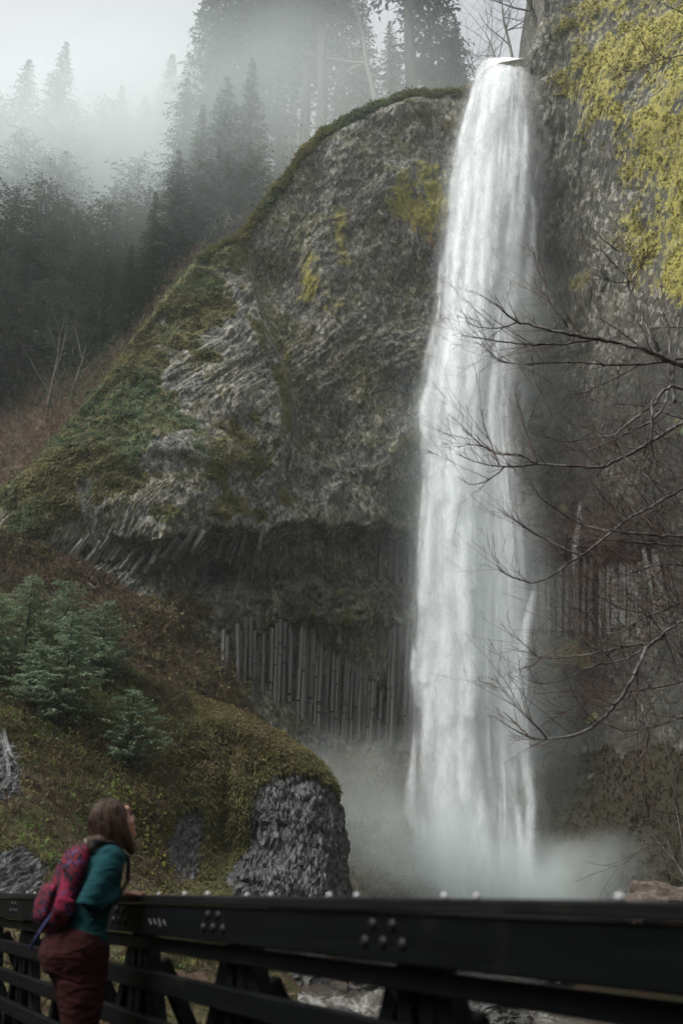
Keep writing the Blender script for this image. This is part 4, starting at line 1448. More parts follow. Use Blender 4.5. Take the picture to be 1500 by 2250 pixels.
def trunk_mesh(seed, h, r0, lean=0.0, n=9, mat=None, stubs=10, top=.02):
    rr = random.Random(seed)
    m = MB()
    pts, rad = [], []
    for i in range(12):
        t = i / 11
        z = -1.5 + (h + 1.5) * t
        pts.append((lean * z + rr.uniform(-1, 1) * r0 * .25, rr.uniform(-1, 1) * r0 * .25, z))
        rad.append(r0 * (1 - t) ** .8 * (1.25 if i == 0 else 1) + top)
    m.tube(pts, rad, n)
    for k in range(stubs):           # dead lower branches
        z = h * rr.uniform(.06, .5); az = rr.uniform(0, 6.28); L = rr.uniform(.6, 2.4) * h / 30
        p = Vector((lean * z, 0, z))
        o = Vector((math.cos(az), math.sin(az), 0))
        m.tube([p, p + o * L * .5 + Vector((0, 0, -.05 * L)), p + o * L + Vector((0, 0, -.3 * L))], [r0 * .11, r0 * .07, r0 * .02], 4)
    return m.mesh("trunk", mat or M_BARK, True)

def make_kind(seed, h, r0, crown_args, leafm=M_FIR, lean=0.0, stubs=10):
    v, f, a = conifer(seed, h, lean=lean, **crown_args)
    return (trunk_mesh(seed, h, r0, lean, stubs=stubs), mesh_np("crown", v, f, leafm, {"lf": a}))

HEM = None
FAR = [make_kind(201, 34, .42, dict(rad=5.2, z0=7, whorls=66, per=9, spacing=.155, sl=.52, sw=.24, droop=.30, rise=.12)),
       make_kind(202, 34, .48, dict(rad=4.6, z0=11, whorls=60, per=8, spacing=.155, sl=.54, sw=.23, droop=.34, rise=.05, ragged=.5)),
       make_kind(203, 30, .36, dict(rad=4.2, z0=3, whorls=66, per=9, spacing=.15, sl=.48, sw=.25, droop=.25, rise=.2, shape=.95)),
       make_kind(204, 38, .55, dict(rad=5.6, z0=14, whorls=62, per=8, spacing=.16, sl=.55, sw=.23, droop=.36, rise=.05, ragged=.55, shape=.6)),
       make_kind(205, 26, .30, dict(rad=3.6, z0=2, whorls=60, per=8, spacing=.15, sl=.46, sw=.26, droop=.22, rise=.2)),
       make_kind(206, 20, .28, dict(rad=4.6, z0=2, whorls=40, per=9, spacing=.22, sl=.55, sw=.33, droop=.3, rise=.35, shape=.42, ragged=.65, lobes=.3), M_HILLFIR),
       make_kind(207, 18, .26, dict(rad=4.8, z0=1.5, whorls=36, per=9, spacing=.22, sl=.55, sw=.32, droop=.2, rise=.45, shape=.35, ragged=.7, lobes=.35), M_HILLFIR),
       make_kind(208, 16, .22, dict(rad=4.2, z0=3, whorls=34, per=9, spacing=.21, sl=.5, sw=.34, droop=.25, rise=.4, shape=.4, ragged=.7, lobes=.4), M_HILLFIR)]

def tree(name, kind, loc, sc, rz, label, group=None, cat="tree", tilt=0.0, crown=True):
    o = bpy.data.objects.new(name, None)
    COL.objects.link(o)
    o.location = loc; o.scale = sc if hasattr(sc, '__len__') else (sc, sc, sc); o.rotation_euler = (0, tilt, rz)
    tag(o, label, cat, group)
    link("trunk", kind[0], o)
    if crown: link("crown", kind[1], o)
    return o

def foot(px, py, Y, dz=0.0):
    p = P(px, py, Y)
    p[2] = float(hill_z(p[0], p[1])[0])
    # stay on the sheet that hides the ground behind the rim
    if p[0] > _r[0, 0]:
        ry_, rz_ = np.interp(p[0], _r[:, 0], _r[:, 1]), rim_z(min(p[0], 13.0))
        p[2] = min(p[2], rz_ - .7 + max(p[1] - ry_ - 1.5, 0) * 1.15)
    p[2] += dz
    return tuple(p)

# the tall firs along the rim, left to right (photo pixel of the foot, distance, height, kind, lean)
RIDGE = [
    (470, 450, 87, 42, 0, 0, "tall fir with ragged left edge against the open sky"),
    (522, 440, 83, 40, 2, 0, "dense fir just right of the ragged edge tree, low boughs to the rim"),
    (566, 400, 88, 44, 0, 0, "broad misty fir left of the thick leaning trunk"),
    (622, 345, 86, 50, 3, -.05, "fir with a thick dark trunk leaning left above the mossy rim"),
    (668, 300, 84, 44, 1, 0, "slim straight fir between the thick leaning trunk and the brown trunk"),
    (708, 285, 80, 42, 3, 0, "fir with straight reddish brown trunk standing on the rim"),
    (752, 262, 92, 36, 4, 0, "lower dark fir right of the reddish brown trunk"),
    (860, 215, 79, 12, 4, 0, "small dark fir crouching beside the pale leaning alder"),
    (905, 200, 80, 46, 3, -.02, "large dark fir right of the pale alder on the level rim"),
    (950, 205, 90, 38, 0, 0, "bushy fir behind the level rim left of the waterfall"),
    (1005, 190, 86, 17, 2, 0, "small pointed fir nearest the left side of the waterfall lip"),
    (985, 195, 98, 30, 4, 0, "mid sized fir behind the small pointed fir by the lip"),
    (640, 340, 96, 45, 1, 0, "fir half hidden behind the thick leaning trunk"),
    (800, 240, 100, 34, 2, 0, "hazy fir behind the pale leaning alder"),
    (436, 480, 95, 38, 1, 0, "hazy fir farthest left of the rim group"),
    (540, 500, 72, 19, 2, 0, "shorter fir close behind the mossy rim below the tall misty firs"),
    (480, 540, 72, 18, 0, 0, "dark fir close behind the rim where the buttress slope begins"),
    (425, 580, 72, 17, 2, 0, "dark fir behind the rim left of the buttress corner"),
    (370, 650, 71, 15, 0, 0, "dark fir behind the upper part of the sloping mossy rim"),
    (320, 710, 70, 13, 2, 0, "smaller fir behind the middle of the sloping mossy rim"),
    (270, 775, 69, 10, 0, 0, "small fir behind the lower part of the sloping mossy rim"),
    (450, 520, 80, 26, 1, 0, "taller fir behind the buttress corner, fading into the fog"),
    (385, 560, 82, 24, 0, 0, "fir fading into the fog left of the buttress corner"),
]
for k, (px, py, Y, h_, kd, ln, lab) in enumerate(RIDGE):
    hh = (34, 34, 30, 38, 26)[kd]
    s_ = h_ / hh
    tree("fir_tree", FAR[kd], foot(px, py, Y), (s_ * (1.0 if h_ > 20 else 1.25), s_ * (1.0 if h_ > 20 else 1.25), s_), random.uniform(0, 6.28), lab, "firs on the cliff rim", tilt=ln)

SKYLINE = [
    (105, 420, 122, 29, 2, "pointed fir rising alone into the bright sky at upper left"),
    (25, 420, 122, 26, 4, "broad fir cut by the left edge of the view below the sky"),
    (355, 430, 122, 31, 2, "slim pointed fir standing between the open sky and the tall rim firs"),
    (300, 430, 124, 25, 4, "low fir left of the slim pointed one on the far skyline"),
    (245, 440, 124, 20, 2, "short misty fir at the right foot of the bright sky notch"),
    (400, 440, 120, 28, 0, "fir between the slim pointed fir and the tall rim group"),
]
for px, py, Y, h_, kd, lab in SKYLINE:
    hh = (34, 34, 30, 38, 26)[kd]
    f_ = foot(px, py, Y)
    tree("fir_tree", FAR[kd], f_, (h_ / hh * 1.5, h_ / hh * 1.5, h_ / hh * 1.06), random.uniform(0, 6.28), lab, "firs on the far skyline")

# the wood on the hillside: rows of firs that melt into one another
n_h = 0
HLAB = ["uppermost fir of the hillside wood fading into the fog, %s", "fir high in the hillside wood just under the foggy skyline, %s", "fir in the upper middle of the hillside wood, %s", "bushy fir halfway up the dark hillside wood, %s",
        "bushy fir in the lower half of the hillside wood, %s", "low fir above the brown brush of the hillside, %s", "lowest fir of the hillside wood, rooted in the brown brush, %s"]
HSIDE = ["near the left edge", "around the pale bare trunks", "close to the mossy rim"]
hr = random.Random(5)
def rim_py(px):
    return np.interp(px, [a[0] for a in RIM], [a[1] for a in RIM])
for row, (py, Y, hgt) in enumerate([(455, 126, 16), (520, 112, 17), (575, 104, 17), (640, 94, 16), (700, 88, 15), (760, 82, 14), (830, 76, 11)]):
    for px in np.arange(-60, 560, 46 + row * 4):
        x = px + hr.uniform(-18, 18)
        yy = py + hr.uniform(-20, 20)
        if yy > rim_py(x) - 15 or (row == 0 and 110 < x < 240): continue
        if row >= 5 and hr.random() < .3: continue
        kd = hr.choice([5, 6, 7, 6, 5, 1])
        hh = (34, 34, 30, 38, 26, 20, 18, 16)[kd]
        s_ = hgt * hr.uniform(.75, 1.25) / hh
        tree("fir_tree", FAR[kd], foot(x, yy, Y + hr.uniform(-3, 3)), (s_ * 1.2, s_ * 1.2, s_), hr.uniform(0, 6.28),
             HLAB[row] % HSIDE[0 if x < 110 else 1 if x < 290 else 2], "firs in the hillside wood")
        n_h += 1

# ------------------------------------------------------------------ leafless broadleaf trees
def bare_mesh(seed, h, r0, lean=(0, 0), depth=4, spread=.7, first=.35, mat=None, up=.25):
    rr = random.Random(seed)
    trunk, twigs = MB(), MB()
    def grow(p, d, L, r, lev, m):
        pts, rad = [p], [r]
        n = 5
        for i in range(n):
            d = (d + Vector((rr.uniform(-1, 1), rr.uniform(-1, 1), rr.uniform(-.6, 1) * 1)) * .13 + Vector((0, 0, up * .12))).normalized()
            p = p + d * (L / n)
            pts.append(p); rad.append(r * (1 - .7 * (i + 1) / n))
            if lev < depth and i >= (1 if lev else 1):
                for _ in range(rr.choice((1, 1, 2)) if lev else 2):
                    q = Vector((rr.uniform(-1, 1), rr.uniform(-1, 1), rr.uniform(-.2, .8))).normalized()
                    nd = (d * (1 - spread) + q * spread).normalized()
                    grow(p, nd, L * rr.uniform(.42, .68), rad[-1] * .62, lev + 1, twigs)
        m.tube(pts, rad, 6 if lev == 0 else 3, cap=False)
    grow(Vector((0, 0, -.5)), Vector((lean[0], lean[1], 1)).normalized(), h, r0, 0, trunk)
    return trunk.mesh("trunk", mat or M_PALEBARK, True, fix=False), twigs.mesh("branches", mat or M_PALEBARK, False, fix=False)

def bare_tree(seed, loc, h, r0, lean, label, group=None, cat="tree", depth=4, mat=None, name="bare_tree", spread=.7):
    a, b_ = bare_mesh(seed, h, r0, lean, depth, mat=mat, spread=spread)
    o = bpy.data.objects.new(name, None); COL.objects.link(o); o.location = loc
    tag(o, label, cat, group)
    link("trunk", a, o); x = link("branches", b_, o); x["kind"] = "stuff"
    return o
bare_tree(301, foot(832, 222, 77), 17, .30, (-.16, 0), "pale leafless alder leaning left on the rim between dark firs", "leafless trees on the rim")
bare_tree(302, foot(1132, 150, 74), 8.5, .20, (-.25, 0), "leafless tree right behind the lip of the waterfall", "leafless trees on the rim")
bare_tree(303, foot(1100, 165, 78), 9, .18, (.02, 0), "smaller leafless tree left of the one at the waterfall lip", "leafless trees on the rim")
bare_tree(304, tuple(P(1190, 75, 70.5)), 8, .26, (-.18, 0), "dark leafless trunk against the cliff edge right of the lip", "leafless trees on the rim", mat=M_BARK)
bare_tree(305, foot(1065, 185, 82), 8, .16, (-.1, 0), "thin leafless tree among small firs left of the lip", "leafless trees on the rim", mat=M_BARK)
M_DULL = bark_mat('dull_snag_bark', (.05, .044, .035), (.11, .097, .078))
SNAGS = [(100, 905, 70, 9, "pale bare trunk standing out from the dark wood at far left"), (138, 760, 78, 9, "grey bare trunk above the pale one in the dark wood"),
         (172, 740, 78, 6, "short pale snag right of the grey trunk"), (36, 770, 80, 7, "thin bare trunk at the left margin of the wood"), (150, 880, 68, 7, "slender bare tree beside the pale trunk at the brush edge"), (290, 700, 78, 6, "leafless tree near the mossy rim in the lower wood")]
for k, (px, py, Y, h_, lab) in enumerate(SNAGS):
    bare_tree(320 + k, foot(px, py, Y), h_ * .95, .15, (.1, 0), lab, "bare trunks in the hillside wood", depth=1, mat=M_DULL, spread=.45)

# ------------------------------------------------------------------ young conifers on the near bank
YK = [make_kind(401, 4.6, .055, dict(rad=1.75, z0=.2, whorls=30, per=11, spacing=.055, sl=.25, sw=.19, droop=.34, rise=.5, shape=.5, ragged=.6, lobes=.3, bare=.22), M_YOUNG, stubs=0),
      make_kind(402, 4.2, .05, dict(rad=1.85, z0=.15, whorls=28, per=11, spacing=.055, sl=.26, sw=.18, droop=.30, rise=.55, shape=.45, ragged=.62, lobes=.32, bare=.22), M_YOUNG, stubs=0),
      make_kind(403, 3.4, .045, dict(rad=1.55, z0=.1, whorls=26, per=12, spacing=.05, sl=.22, sw=.19, droop=.26, rise=.5, shape=.45, ragged=.6, lobes=.3, bare=.22), M_YOUNG, stubs=0)]
YOUNG = [(55, 1470, 41, 1.0, 0, "young feathery conifer at the top left edge of the bank cluster"),
         (140, 1450, 42, .95, 1, "young conifer with pointed top second from left in the bank cluster"),
         (222, 1500, 41.5, .95, 1, "young conifer on the right side of the bank cluster with dark gap below"),
         (140, 1600, 38.5, 1.12, 0, "largest young conifer, lowest in the bank cluster, blue green boughs"),
         (75, 1560, 39, .9, 2, "young conifer tucked between the upper left and lowest of the cluster"),
         (-25, 1500, 40, 1.0, 1, "young conifer cut by the left edge beside the cluster"),
         (285, 1685, 37.0, 1.0, 2, "rounded young conifer standing apart right of the cluster")]
for px, py, Y, s_, kd, lab in YOUNG:
    p = bank_at(px, py)
    o = tree("young_conifer", YK[kd], tuple(p + np.array([0, -.25, -.1])), s_ * .86, random.uniform(0, 6.28), lab, "young conifers on the near bank")
# ================================================================== MOSS, TURF AND BRUSH
def cover_mat(name, c1, c2, c3, trans=.3):
    return leaf_mat(name, c1, c2, c3, trans)
M_MOSS = cover_mat("hanging_moss", (.10, .10, .042), (.21, .185, .08), (.10, .155, .09))
M_TURF = cover_mat("bank_grass", (.115, .12, .052), (.225, .225, .095), (.17, .13, .068))
M_LIME = cover_mat("yellow_moss", (.17, .16, .045), (.38, .35, .065), (.22, .185, .06))
M_BRUSH = cover_mat("brown_brush", (.13, .09, .066), (.215, .158, .12), (.11, .095, .07), .2)
M_HERB = cover_mat("green_herbs", (.09, .16, .045), (.18, .27, .08), (.28, .24, .07))

def scatter(pts, n, ln, wd, hang=.5, spread=.9, out=(0, -1, 0), seed=0, jit=.1, upb=0.0, clump=1, nrm=None, flat=.55):
    r = np.random.default_rng(seed)
    i = r.integers(0, len(pts), max(1, n // clump))
    i = np.repeat(i, clump)
    p = pts[i] + r.normal(0, jit, (len(i), 3))
    d = np.tile(np.array(out, float), (len(i), 1)) * .6 + r.normal(0, spread * .55, (len(i), 3))
    d[:, 2] += -hang + upb
    d /= np.linalg.norm(d, axis=1, keepdims=True)
    up = r.normal(0, 1, (len(i), 3)); up[:, 2] += .5
    if nrm is not None:          # blades lie along the surface like shingles
        up = np.array(nrm, float)[None] + r.normal(0, flat, (len(i), 3))
    L = ln * r.uniform(.5, 1.4, len(i))
    q = spray_quads(p, d, up, L, L * wd * r.uniform(.6, 1.3, len(i)))
    rn_ = r.random(len(i))
    a = np.stack([np.clip(vnoise(p * .7, 4) * .6 + .5 + r.normal(0, .25, len(i)), 0, 1), np.clip(vnoise(p * .33, 8) * .9 + .45 + r.normal(0, .2, len(i)), 0, 1), rn_], 1)
    return q.reshape(-1, 3), np.repeat(a[:, None], 4, 1).reshape(-1, 3)

def cover(name, parts, mat, parent=None):
    v = np.concatenate([a for a, _ in parts]); a_ = np.concatenate([b for _, b in parts])
    o = link(name, mesh_np(name, v, np.arange(len(v)).reshape(-1, 4), mat, {"lf": a_}), parent)
    o["kind"] = "stuff"
    return o

vis = (PX > -120) & (PX < 1620) & (PY > -150) & (PY < 2010)
mossy = CL[(moss > .6) & (grass < .5) & vis]
rimp = CL_all[len(CL):len(CL) + nx * 6]
rimp = rimp[rimp[:, 0] < P(1030, 190, 67)[0]]
cover("moss_cover", [scatter(mossy, 34000, .19, .30, hang=.75, seed=1, jit=.06, clump=3, nrm=(-.2, -1, .5)), scatter(CL[(rimm > .5)], 16000, .32, .22, hang=-.05, seed=2, clump=3, nrm=(0, -.7, .8)), scatter(rimp, 14000, .22, .25, hang=-.1, seed=22, clump=4)], M_MOSS)
cover("yellow_moss_cover", [scatter(CL[(PX > 1180) & (lich > .25) & (n1 * .7 + n2 * .3 + lich > .55) & vis], 17000, .18, .34, hang=.6, seed=3, jit=.05, clump=4, nrm=(-.2, -1, .4), flat=.45), scatter(CL[(rimm > .6)], 3500, .3, .2, hang=-.2, seed=4, clump=4)], M_LIME)
gpts = CL[(grass > .55) & vis & (PX < 1120)]
gptr = CL[(grass > .55) & vis & (PX >= 1120)]
cover('wet_slope_litter', [scatter(gptr, 16000, .18, .2, hang=.2, seed=31, jit=.04, clump=4, nrm=(-.3, -.8, .6))], cover_mat('wet_litter', (.02, .017, .010), (.045, .042, .022), (.04, .027, .016)))
cover("talus_brush", [scatter(gpts, 36000, .42, .14, hang=-.35, seed=5, jit=.1, clump=4), scatter(gpts, 9000, .75, .05, hang=-.7, seed=6, jit=.12, clump=6)], M_BRUSH)
cover("talus_grass", [scatter(CL[(grass > .5) & vis & (n2 > -.1) & (PX < 1120)], 22000, .34, .2, hang=.35, seed=7, clump=4, nrm=(0, -.8, .7))], M_TURF)
# near bank
bvis = (bkx > -80) & (bkx < 820) & (bky > 1250) & (bky < 2150)
turf = bq[(rock < .45) & bvis]
tn = m2_[(rock < .45) & bvis]
cover("bank_grass", [scatter(turf, 90000, .20, .13, hang=.25, seed=8, jit=.05, clump=5, nrm=(.1, -.7, .8)), scatter(turf[tn > 0], 30000, .26, .09, hang=.1, seed=9, jit=.05, clump=5, nrm=(.1, -.7, .8))], M_TURF)
leftb = bq[(rock < .5) & bvis & (bkx < 420)]
cover("bank_brush", [scatter(leftb, 11000, .30, .11, hang=-.3, seed=10, jit=.08, clump=5), scatter(leftb, 5000, .65, .03, hang=-.8, seed=11, jit=.1, clump=7)], M_BRUSH)
cover("green_herbs", [scatter(turf[tn > .15], 16000, .12, .42, hang=-.2, seed=12, jit=.12, clump=8), scatter(leftb, 9000, .13, .4, hang=-.2, seed=13, jit=.15, clump=9)], M_HERB)
# fringe over the rock face of the spur
fr = bq[(rock > .3) & (rock < .7) & bvis]
cover("rock_edge_grass", [scatter(fr, 9000, .24, .12, hang=.7, seed=14, jit=.04, clump=4)], M_TURF)
# hillside: leafless brush, ferns and low evergreen growth under the firs
hpx, hpy = proj(hp[:, 0], hp[:, 1], hp[:, 2])
hm = (hpx > -80) & (hpx < 1050) & (hpy > 100) & (hpy < 1150) & (beh > 1.4) & (hp[:, 1] < 135)
hpts = hp[hm]
lowb = hp[hm & (hpy > 560)]
cover("hillside_brush", [scatter(lowb, 30000, 1.1, .035, hang=-1.0, seed=15, jit=.35, out=(0, -.2, 0), clump=5), scatter(lowb, 16000, .6, .16, hang=-.3, seed=16, jit=.3, clump=4)], M_BRUSH)
cover("hillside_undergrowth", [scatter(hp[hm & (hpy < 900) & (hpx < 700) & (beh > 7)], 60000, .34, .3, hang=.1, seed=17, jit=.9, out=(0, -.5, .2), clump=6)], M_FIR)
# gorge floor on the left, seen through the railing
gmask = (gp[:, 1] > 12) & (gp[:, 1] < 42) & (side > .4) & (np.abs(gp[:, 0]) < 22)
cover("floor_herbs", [scatter(gp[gmask & left], 16000, .24, .16, hang=-.3, seed=18, jit=.15, clump=6)], M_TURF)
cover("floor_brush", [scatter(gp[gmask], 9000, .36, .08, hang=-.5, seed=19, jit=.15, clump=6)], M_BRUSH)
# ================================================================== LEAFLESS TREE AT THE RIGHT
M_LIMB = bark_mat("grey_twig_bark", (.055, .052, .05), (.22, .21, .205))
M_TWIG = bark_mat("red_brown_twig", (.055, .036, .03), (.12, .083, .072))
def A_(zx, zy): return (900 + zx / 2.5, 400 + zy / 2.5)
def B_(zx, zy): return (900 + zx / 2.5, 1000 + zy / 2.5)
LIMBS = [  # (crop, points, root radius mm, root distance, tip distance)
    ('A', [(1640, 1060), (1500, 1010), (1400, 970), (1290, 920), (1130, 880), (990, 858), (880, 835), (770, 812), (650, 780), (590, 770), (510, 705), (470, 672), (385, 618)], 38, 13.2, 12.4),
    ('A', [(590, 770), (540, 790), (480, 803), (410, 800), (360, 793), (308, 762)], 9, 12.6, 12.4),
    ('A', [(1000, 866), (850, 890), (700, 890), (600, 888), (510, 878), (430, 865), (350, 852), (285, 840)], 14, 12.9, 12.2),
    ('A', [(1560, 960), (1410, 985), (1300, 1000), (1100, 1005), (950, 992), (800, 990), (660, 1000), (560, 995), (490, 985), (440, 952)], 20, 13.4, 12.8),
    ('A', [(540, 992), (490, 975), (430, 930), (370, 880)], 6, 12.8, 12.6),
    ('A', [(1370, 935), (1330, 850), (1270, 740), (1215, 620), (1185, 500), (1160, 400), (1142, 295)], 22, 13.1, 13.6),
    ('A', [(1150, 385), (1040, 300), (960, 200), (900, 125)], 9, 13.5, 13.7),
    ('A', [(1190, 552), (1110, 545), (1040, 490), (985, 410), (945, 355)], 8, 13.4, 13.2),
    ('A', [(1180, 508), (1110, 440), (1060, 385), (1000, 365), (955, 348)], 7, 13.5, 13.4),
    ('A', [(800, 808), (760, 680), (720, 540), (690, 440), (680, 380)], 10, 12.8, 13.2),
    ('A', [(870, 800), (810, 720), (760, 600), (720, 470), (700, 405)], 9, 12.9, 13.4),
    ('A', [(960, 850), (900, 800), (850, 700), (820, 580)], 7, 12.9, 13.3),
    ('A', [(1000, 858), (980, 780), (900, 640)], 5, 12.9, 13.2),
    ('A', [(1110, 870), (1050, 740), (1010, 620), (995, 520)], 8, 13.0, 13.5),
    ('A', [(1240, 890), (1120, 800), (1030, 745)], 8, 13.1, 12.8),
    ('A', [(1370, 930), (1320, 850), (1290, 760), (1272, 675)], 10, 13.0, 12.9),
    ('A', [(1215, 600), (1250, 500), (1290, 440), (1345, 405)], 6, 13.4, 13.3),
    ('A', [(1200, 540), (1230, 490), (1290, 430), (1308, 355)], 6, 13.4, 13.1),
    ('A', [(1420, 980), (1425, 850), (1390, 640), (1355, 450)], 11, 13.2, 13.8),
    ('A', [(1510, 1140), (1400, 1140), (1340, 1220), (1270, 1270), (1180, 1340), (1120, 1390), (1020, 1400), (860, 1422), (740, 1400), (615, 1360)], 22, 12.8, 12.2),
    ('A', [(1410, 1150), (1395, 1230), (1330, 1310), (1250, 1350), (1130, 1410), (990, 1470), (860, 1500), (740, 1508)], 15, 12.7, 12.3),
    ('A', [(1620, 1250), (1500, 1320), (1400, 1380), (1250, 1470), (1080, 1555), (1050, 1565), (900, 1560), (720, 1548), (600, 1560), (520, 1562), (440, 1555), (340, 1530), (250, 1490)], 26, 12.6, 11.9),
    ('A', [(520, 1562), (480, 1600), (400, 1650), (330, 1660), (258, 1615)], 8, 12.0, 11.9),
    ('A', [(700, 1548), (600, 1500), (500, 1495), (400, 1450), (340, 1400), (285, 1355)], 10, 12.2, 12.0),
    ('A', [(490, 1555), (450, 1450), (420, 1380), (397, 1320)], 6, 12.0, 12.3),
    ('A', [(410, 1455), (360, 1445), (310, 1442), (268, 1458)], 4, 12.0, 11.9),
    ('A', [(1330, 1200), (1325, 1330), (1330, 1480), (1345, 1540), (1340, 1570)], 16, 12.3, 12.2),
    ('A', [(1125, 1400), (1150, 1480), (1230, 1560), (1330, 1640)], 12, 12.4, 12.2),
    ('A', [(700, 1540), (640, 1380), (615, 1290), (592, 1195)], 7, 12.2, 12.6),
    ('A', [(860, 1420), (740, 1210), (690, 1120), (645, 1010)], 8, 12.4, 12.8),
    ('A', [(1500, 1300), (1250, 1225), (1040, 1210), (880, 1130)], 10, 13.0, 13.2),
    ('A', [(1250, 1010), (1100, 1090), (950, 1155), (850, 1155), (780, 1110), (725, 1060)], 8, 13.0, 12.8),
    ('A', [(1080, 1555), (1050, 1490), (1030, 1420)], 7, 12.4, 12.5),
    ('A', [(1450, 1210), (1440, 1050), (1470, 880), (1480, 740)], 24, 13.3, 13.6),
    ('A', [(1640, 820), (1500, 800), (1350, 805), (1150, 860)], 8, 13.6, 13.4),
    ('B', [(1640, 450), (1500, 445), (1350, 440), (1200, 430), (1130, 418), (1000, 400), (900, 360), (750, 260), (680, 200), (640, 160)], 17, 12.2, 11.6),
    ('B', [(1640, 500), (1500, 495), (1300, 485), (1120, 468), (1000, 465), (940, 490), (880, 525), (790, 540), (700, 560)], 13, 12.5, 11.8),
    ('B', [(1600, 120), (1500, 180), (1350, 270), (1200, 350), (1130, 400), (950, 550), (860, 600), (800, 650), (700, 697), (620, 690), (530, 655), (483, 615), (482, 590)], 18, 12.4, 11.5),
    ('B', [(950, 550), (850, 515), (680, 430), (600, 375), (530, 332)], 11, 12.0, 11.7),
    ('B', [(1640, 720), (1500, 800), (1400, 850), (1250, 910), (1150, 970), (1000, 980), (860, 965)], 12, 12.4, 11.9),
    ('B', [(1640, 850), (1500, 910), (1400, 970), (1320, 1030), (1200, 1050), (1000, 1090), (850, 1110), (720, 1112), (660, 1070), (630, 1040)], 15, 12.2, 11.6),
    ('B', [(1400, 980), (1300, 1060), (1240, 1200), (1140, 1360), (1030, 1470), (930, 1530), (850, 1550), (750, 1557), (660, 1550), (560, 1500), (490, 1455)], 20, 12.0, 11.3),
    ('B', [(750, 1555), (650, 1440), (580, 1360), (505, 1280)], 9, 11.5, 11.6),
    ('B', [(640, 1535), (590, 1480), (515, 1412)], 6, 11.4, 11.5),
    ('B', [(1245, 1160), (1250, 1290), (1290, 1430), (1305, 1560), (1290, 1620), (1255, 1672)], 13, 11.8, 11.8),
    ('B', [(720, 1112), (680, 1150), (605, 1172)], 5, 11.7, 11.6),
    ('B', [(1560, 1140), (1390, 975), (1300, 880), (1150, 840), (1020, 770), (860, 700)], 11, 12.6, 12.3),
    ('B', [(1640, 1420), (1500, 1440), (1350, 1490), (1180, 1512), (1060, 1480), (900, 1500)], 9, 12.2, 11.9),
    ('B', [(1300, 1060), (1150, 1130), (1000, 1160), (850, 1230), (720, 1255), (665, 1235)], 9, 12.0, 11.6),
    ('B', [(1120, 1370), (1000, 1330), (880, 1400), (790, 1420)], 6, 11.8, 11.7),
    ('B', [(1640, 1240), (1450, 1260), (1200, 1300), (1000, 1290), (690, 1312)], 7, 12.4, 12.1),
    ('B', [(1640, 640), (1400, 600), (1200, 650), (1010, 685), (940, 650)], 8, 12.6, 12.3),
    ('P', [(1560, 110), (1500, 120), (1440, 135), (1400, 152), (1370, 155), (1345, 132)], 12, 13.8, 13.4),
    ('P', [(1440, 135), (1420, 110), (1405, 85)], 5, 13.6, 13.6),
    ('P', [(1560, 60), (1500, 30), (1440, 0), (1380, -40)], 8, 13.8, 13.6),
    ('P', [(1600, 1600), (1500, 1790), (1480, 1700), (1450, 1600), (1400, 1480)], 8, 12.6, 12.4),
]
tree_r = bpy.data.objects.new("bare_tree", None)
COL.objects.link(tree_r)
TB = Vector((6.0, 12.9, 0))
ti = np.argmin((gp[:, 0] - TB.x) ** 2 + (gp[:, 1] - TB.y) ** 2)
TB.z = float(gp[ti, 2]) - .1
tree_r.location = TB
tag(tree_r, "leafless tree reaching its wiry grey branches in from the right edge", "tree")
br = random.Random(77)

def smooth_path(pts, per=4):
    p = [Vector(q) for q in pts]
    out = []
    for i in range(len(p) - 1):
        a = p[max(i - 1, 0)]; b_ = p[i]; c_ = p[i + 1]; d = p[min(i + 2, len(p) - 1)]
        for k in range(per):
            t = k / per
            out.append(.5 * ((2 * b_) + (c_ - a) * t + (2 * a - 5 * b_ + 4 * c_ - d) * t * t + (3 * b_ - a - 3 * c_ + d) * t ** 3))
    out.append(p[-1])
    return out

twig = MB()
def shoot(p, d, L, r, lev):
    pts, rad = [p], [r]
    n = 6 if lev == 0 else 4
    bend = Vector((br.uniform(-1, 1), br.uniform(-1, 1), br.uniform(-.2, 1))) * .16
    for i in range(n):
        d = (d + bend * .5 + Vector((br.uniform(-1, 1), br.uniform(-1, 1), br.uniform(-1, 1))) * .07).normalized()
        p = p + d * (L / n)
        pts.append(p); rad.append(max(.0022, r * (1 - .75 * (i + 1) / n)))
        if lev < 2 and br.random() < (.42 if lev == 0 else .22):
            nd = (d + Vector((br.uniform(-1, 1), br.uniform(-1, 1), br.uniform(-.5, .8))) * .75).normalized()
            shoot(p, nd, L * br.uniform(.3, .6), rad[-1] * .7, lev + 1)
    twig.tube(pts, rad, 3, cap=False)

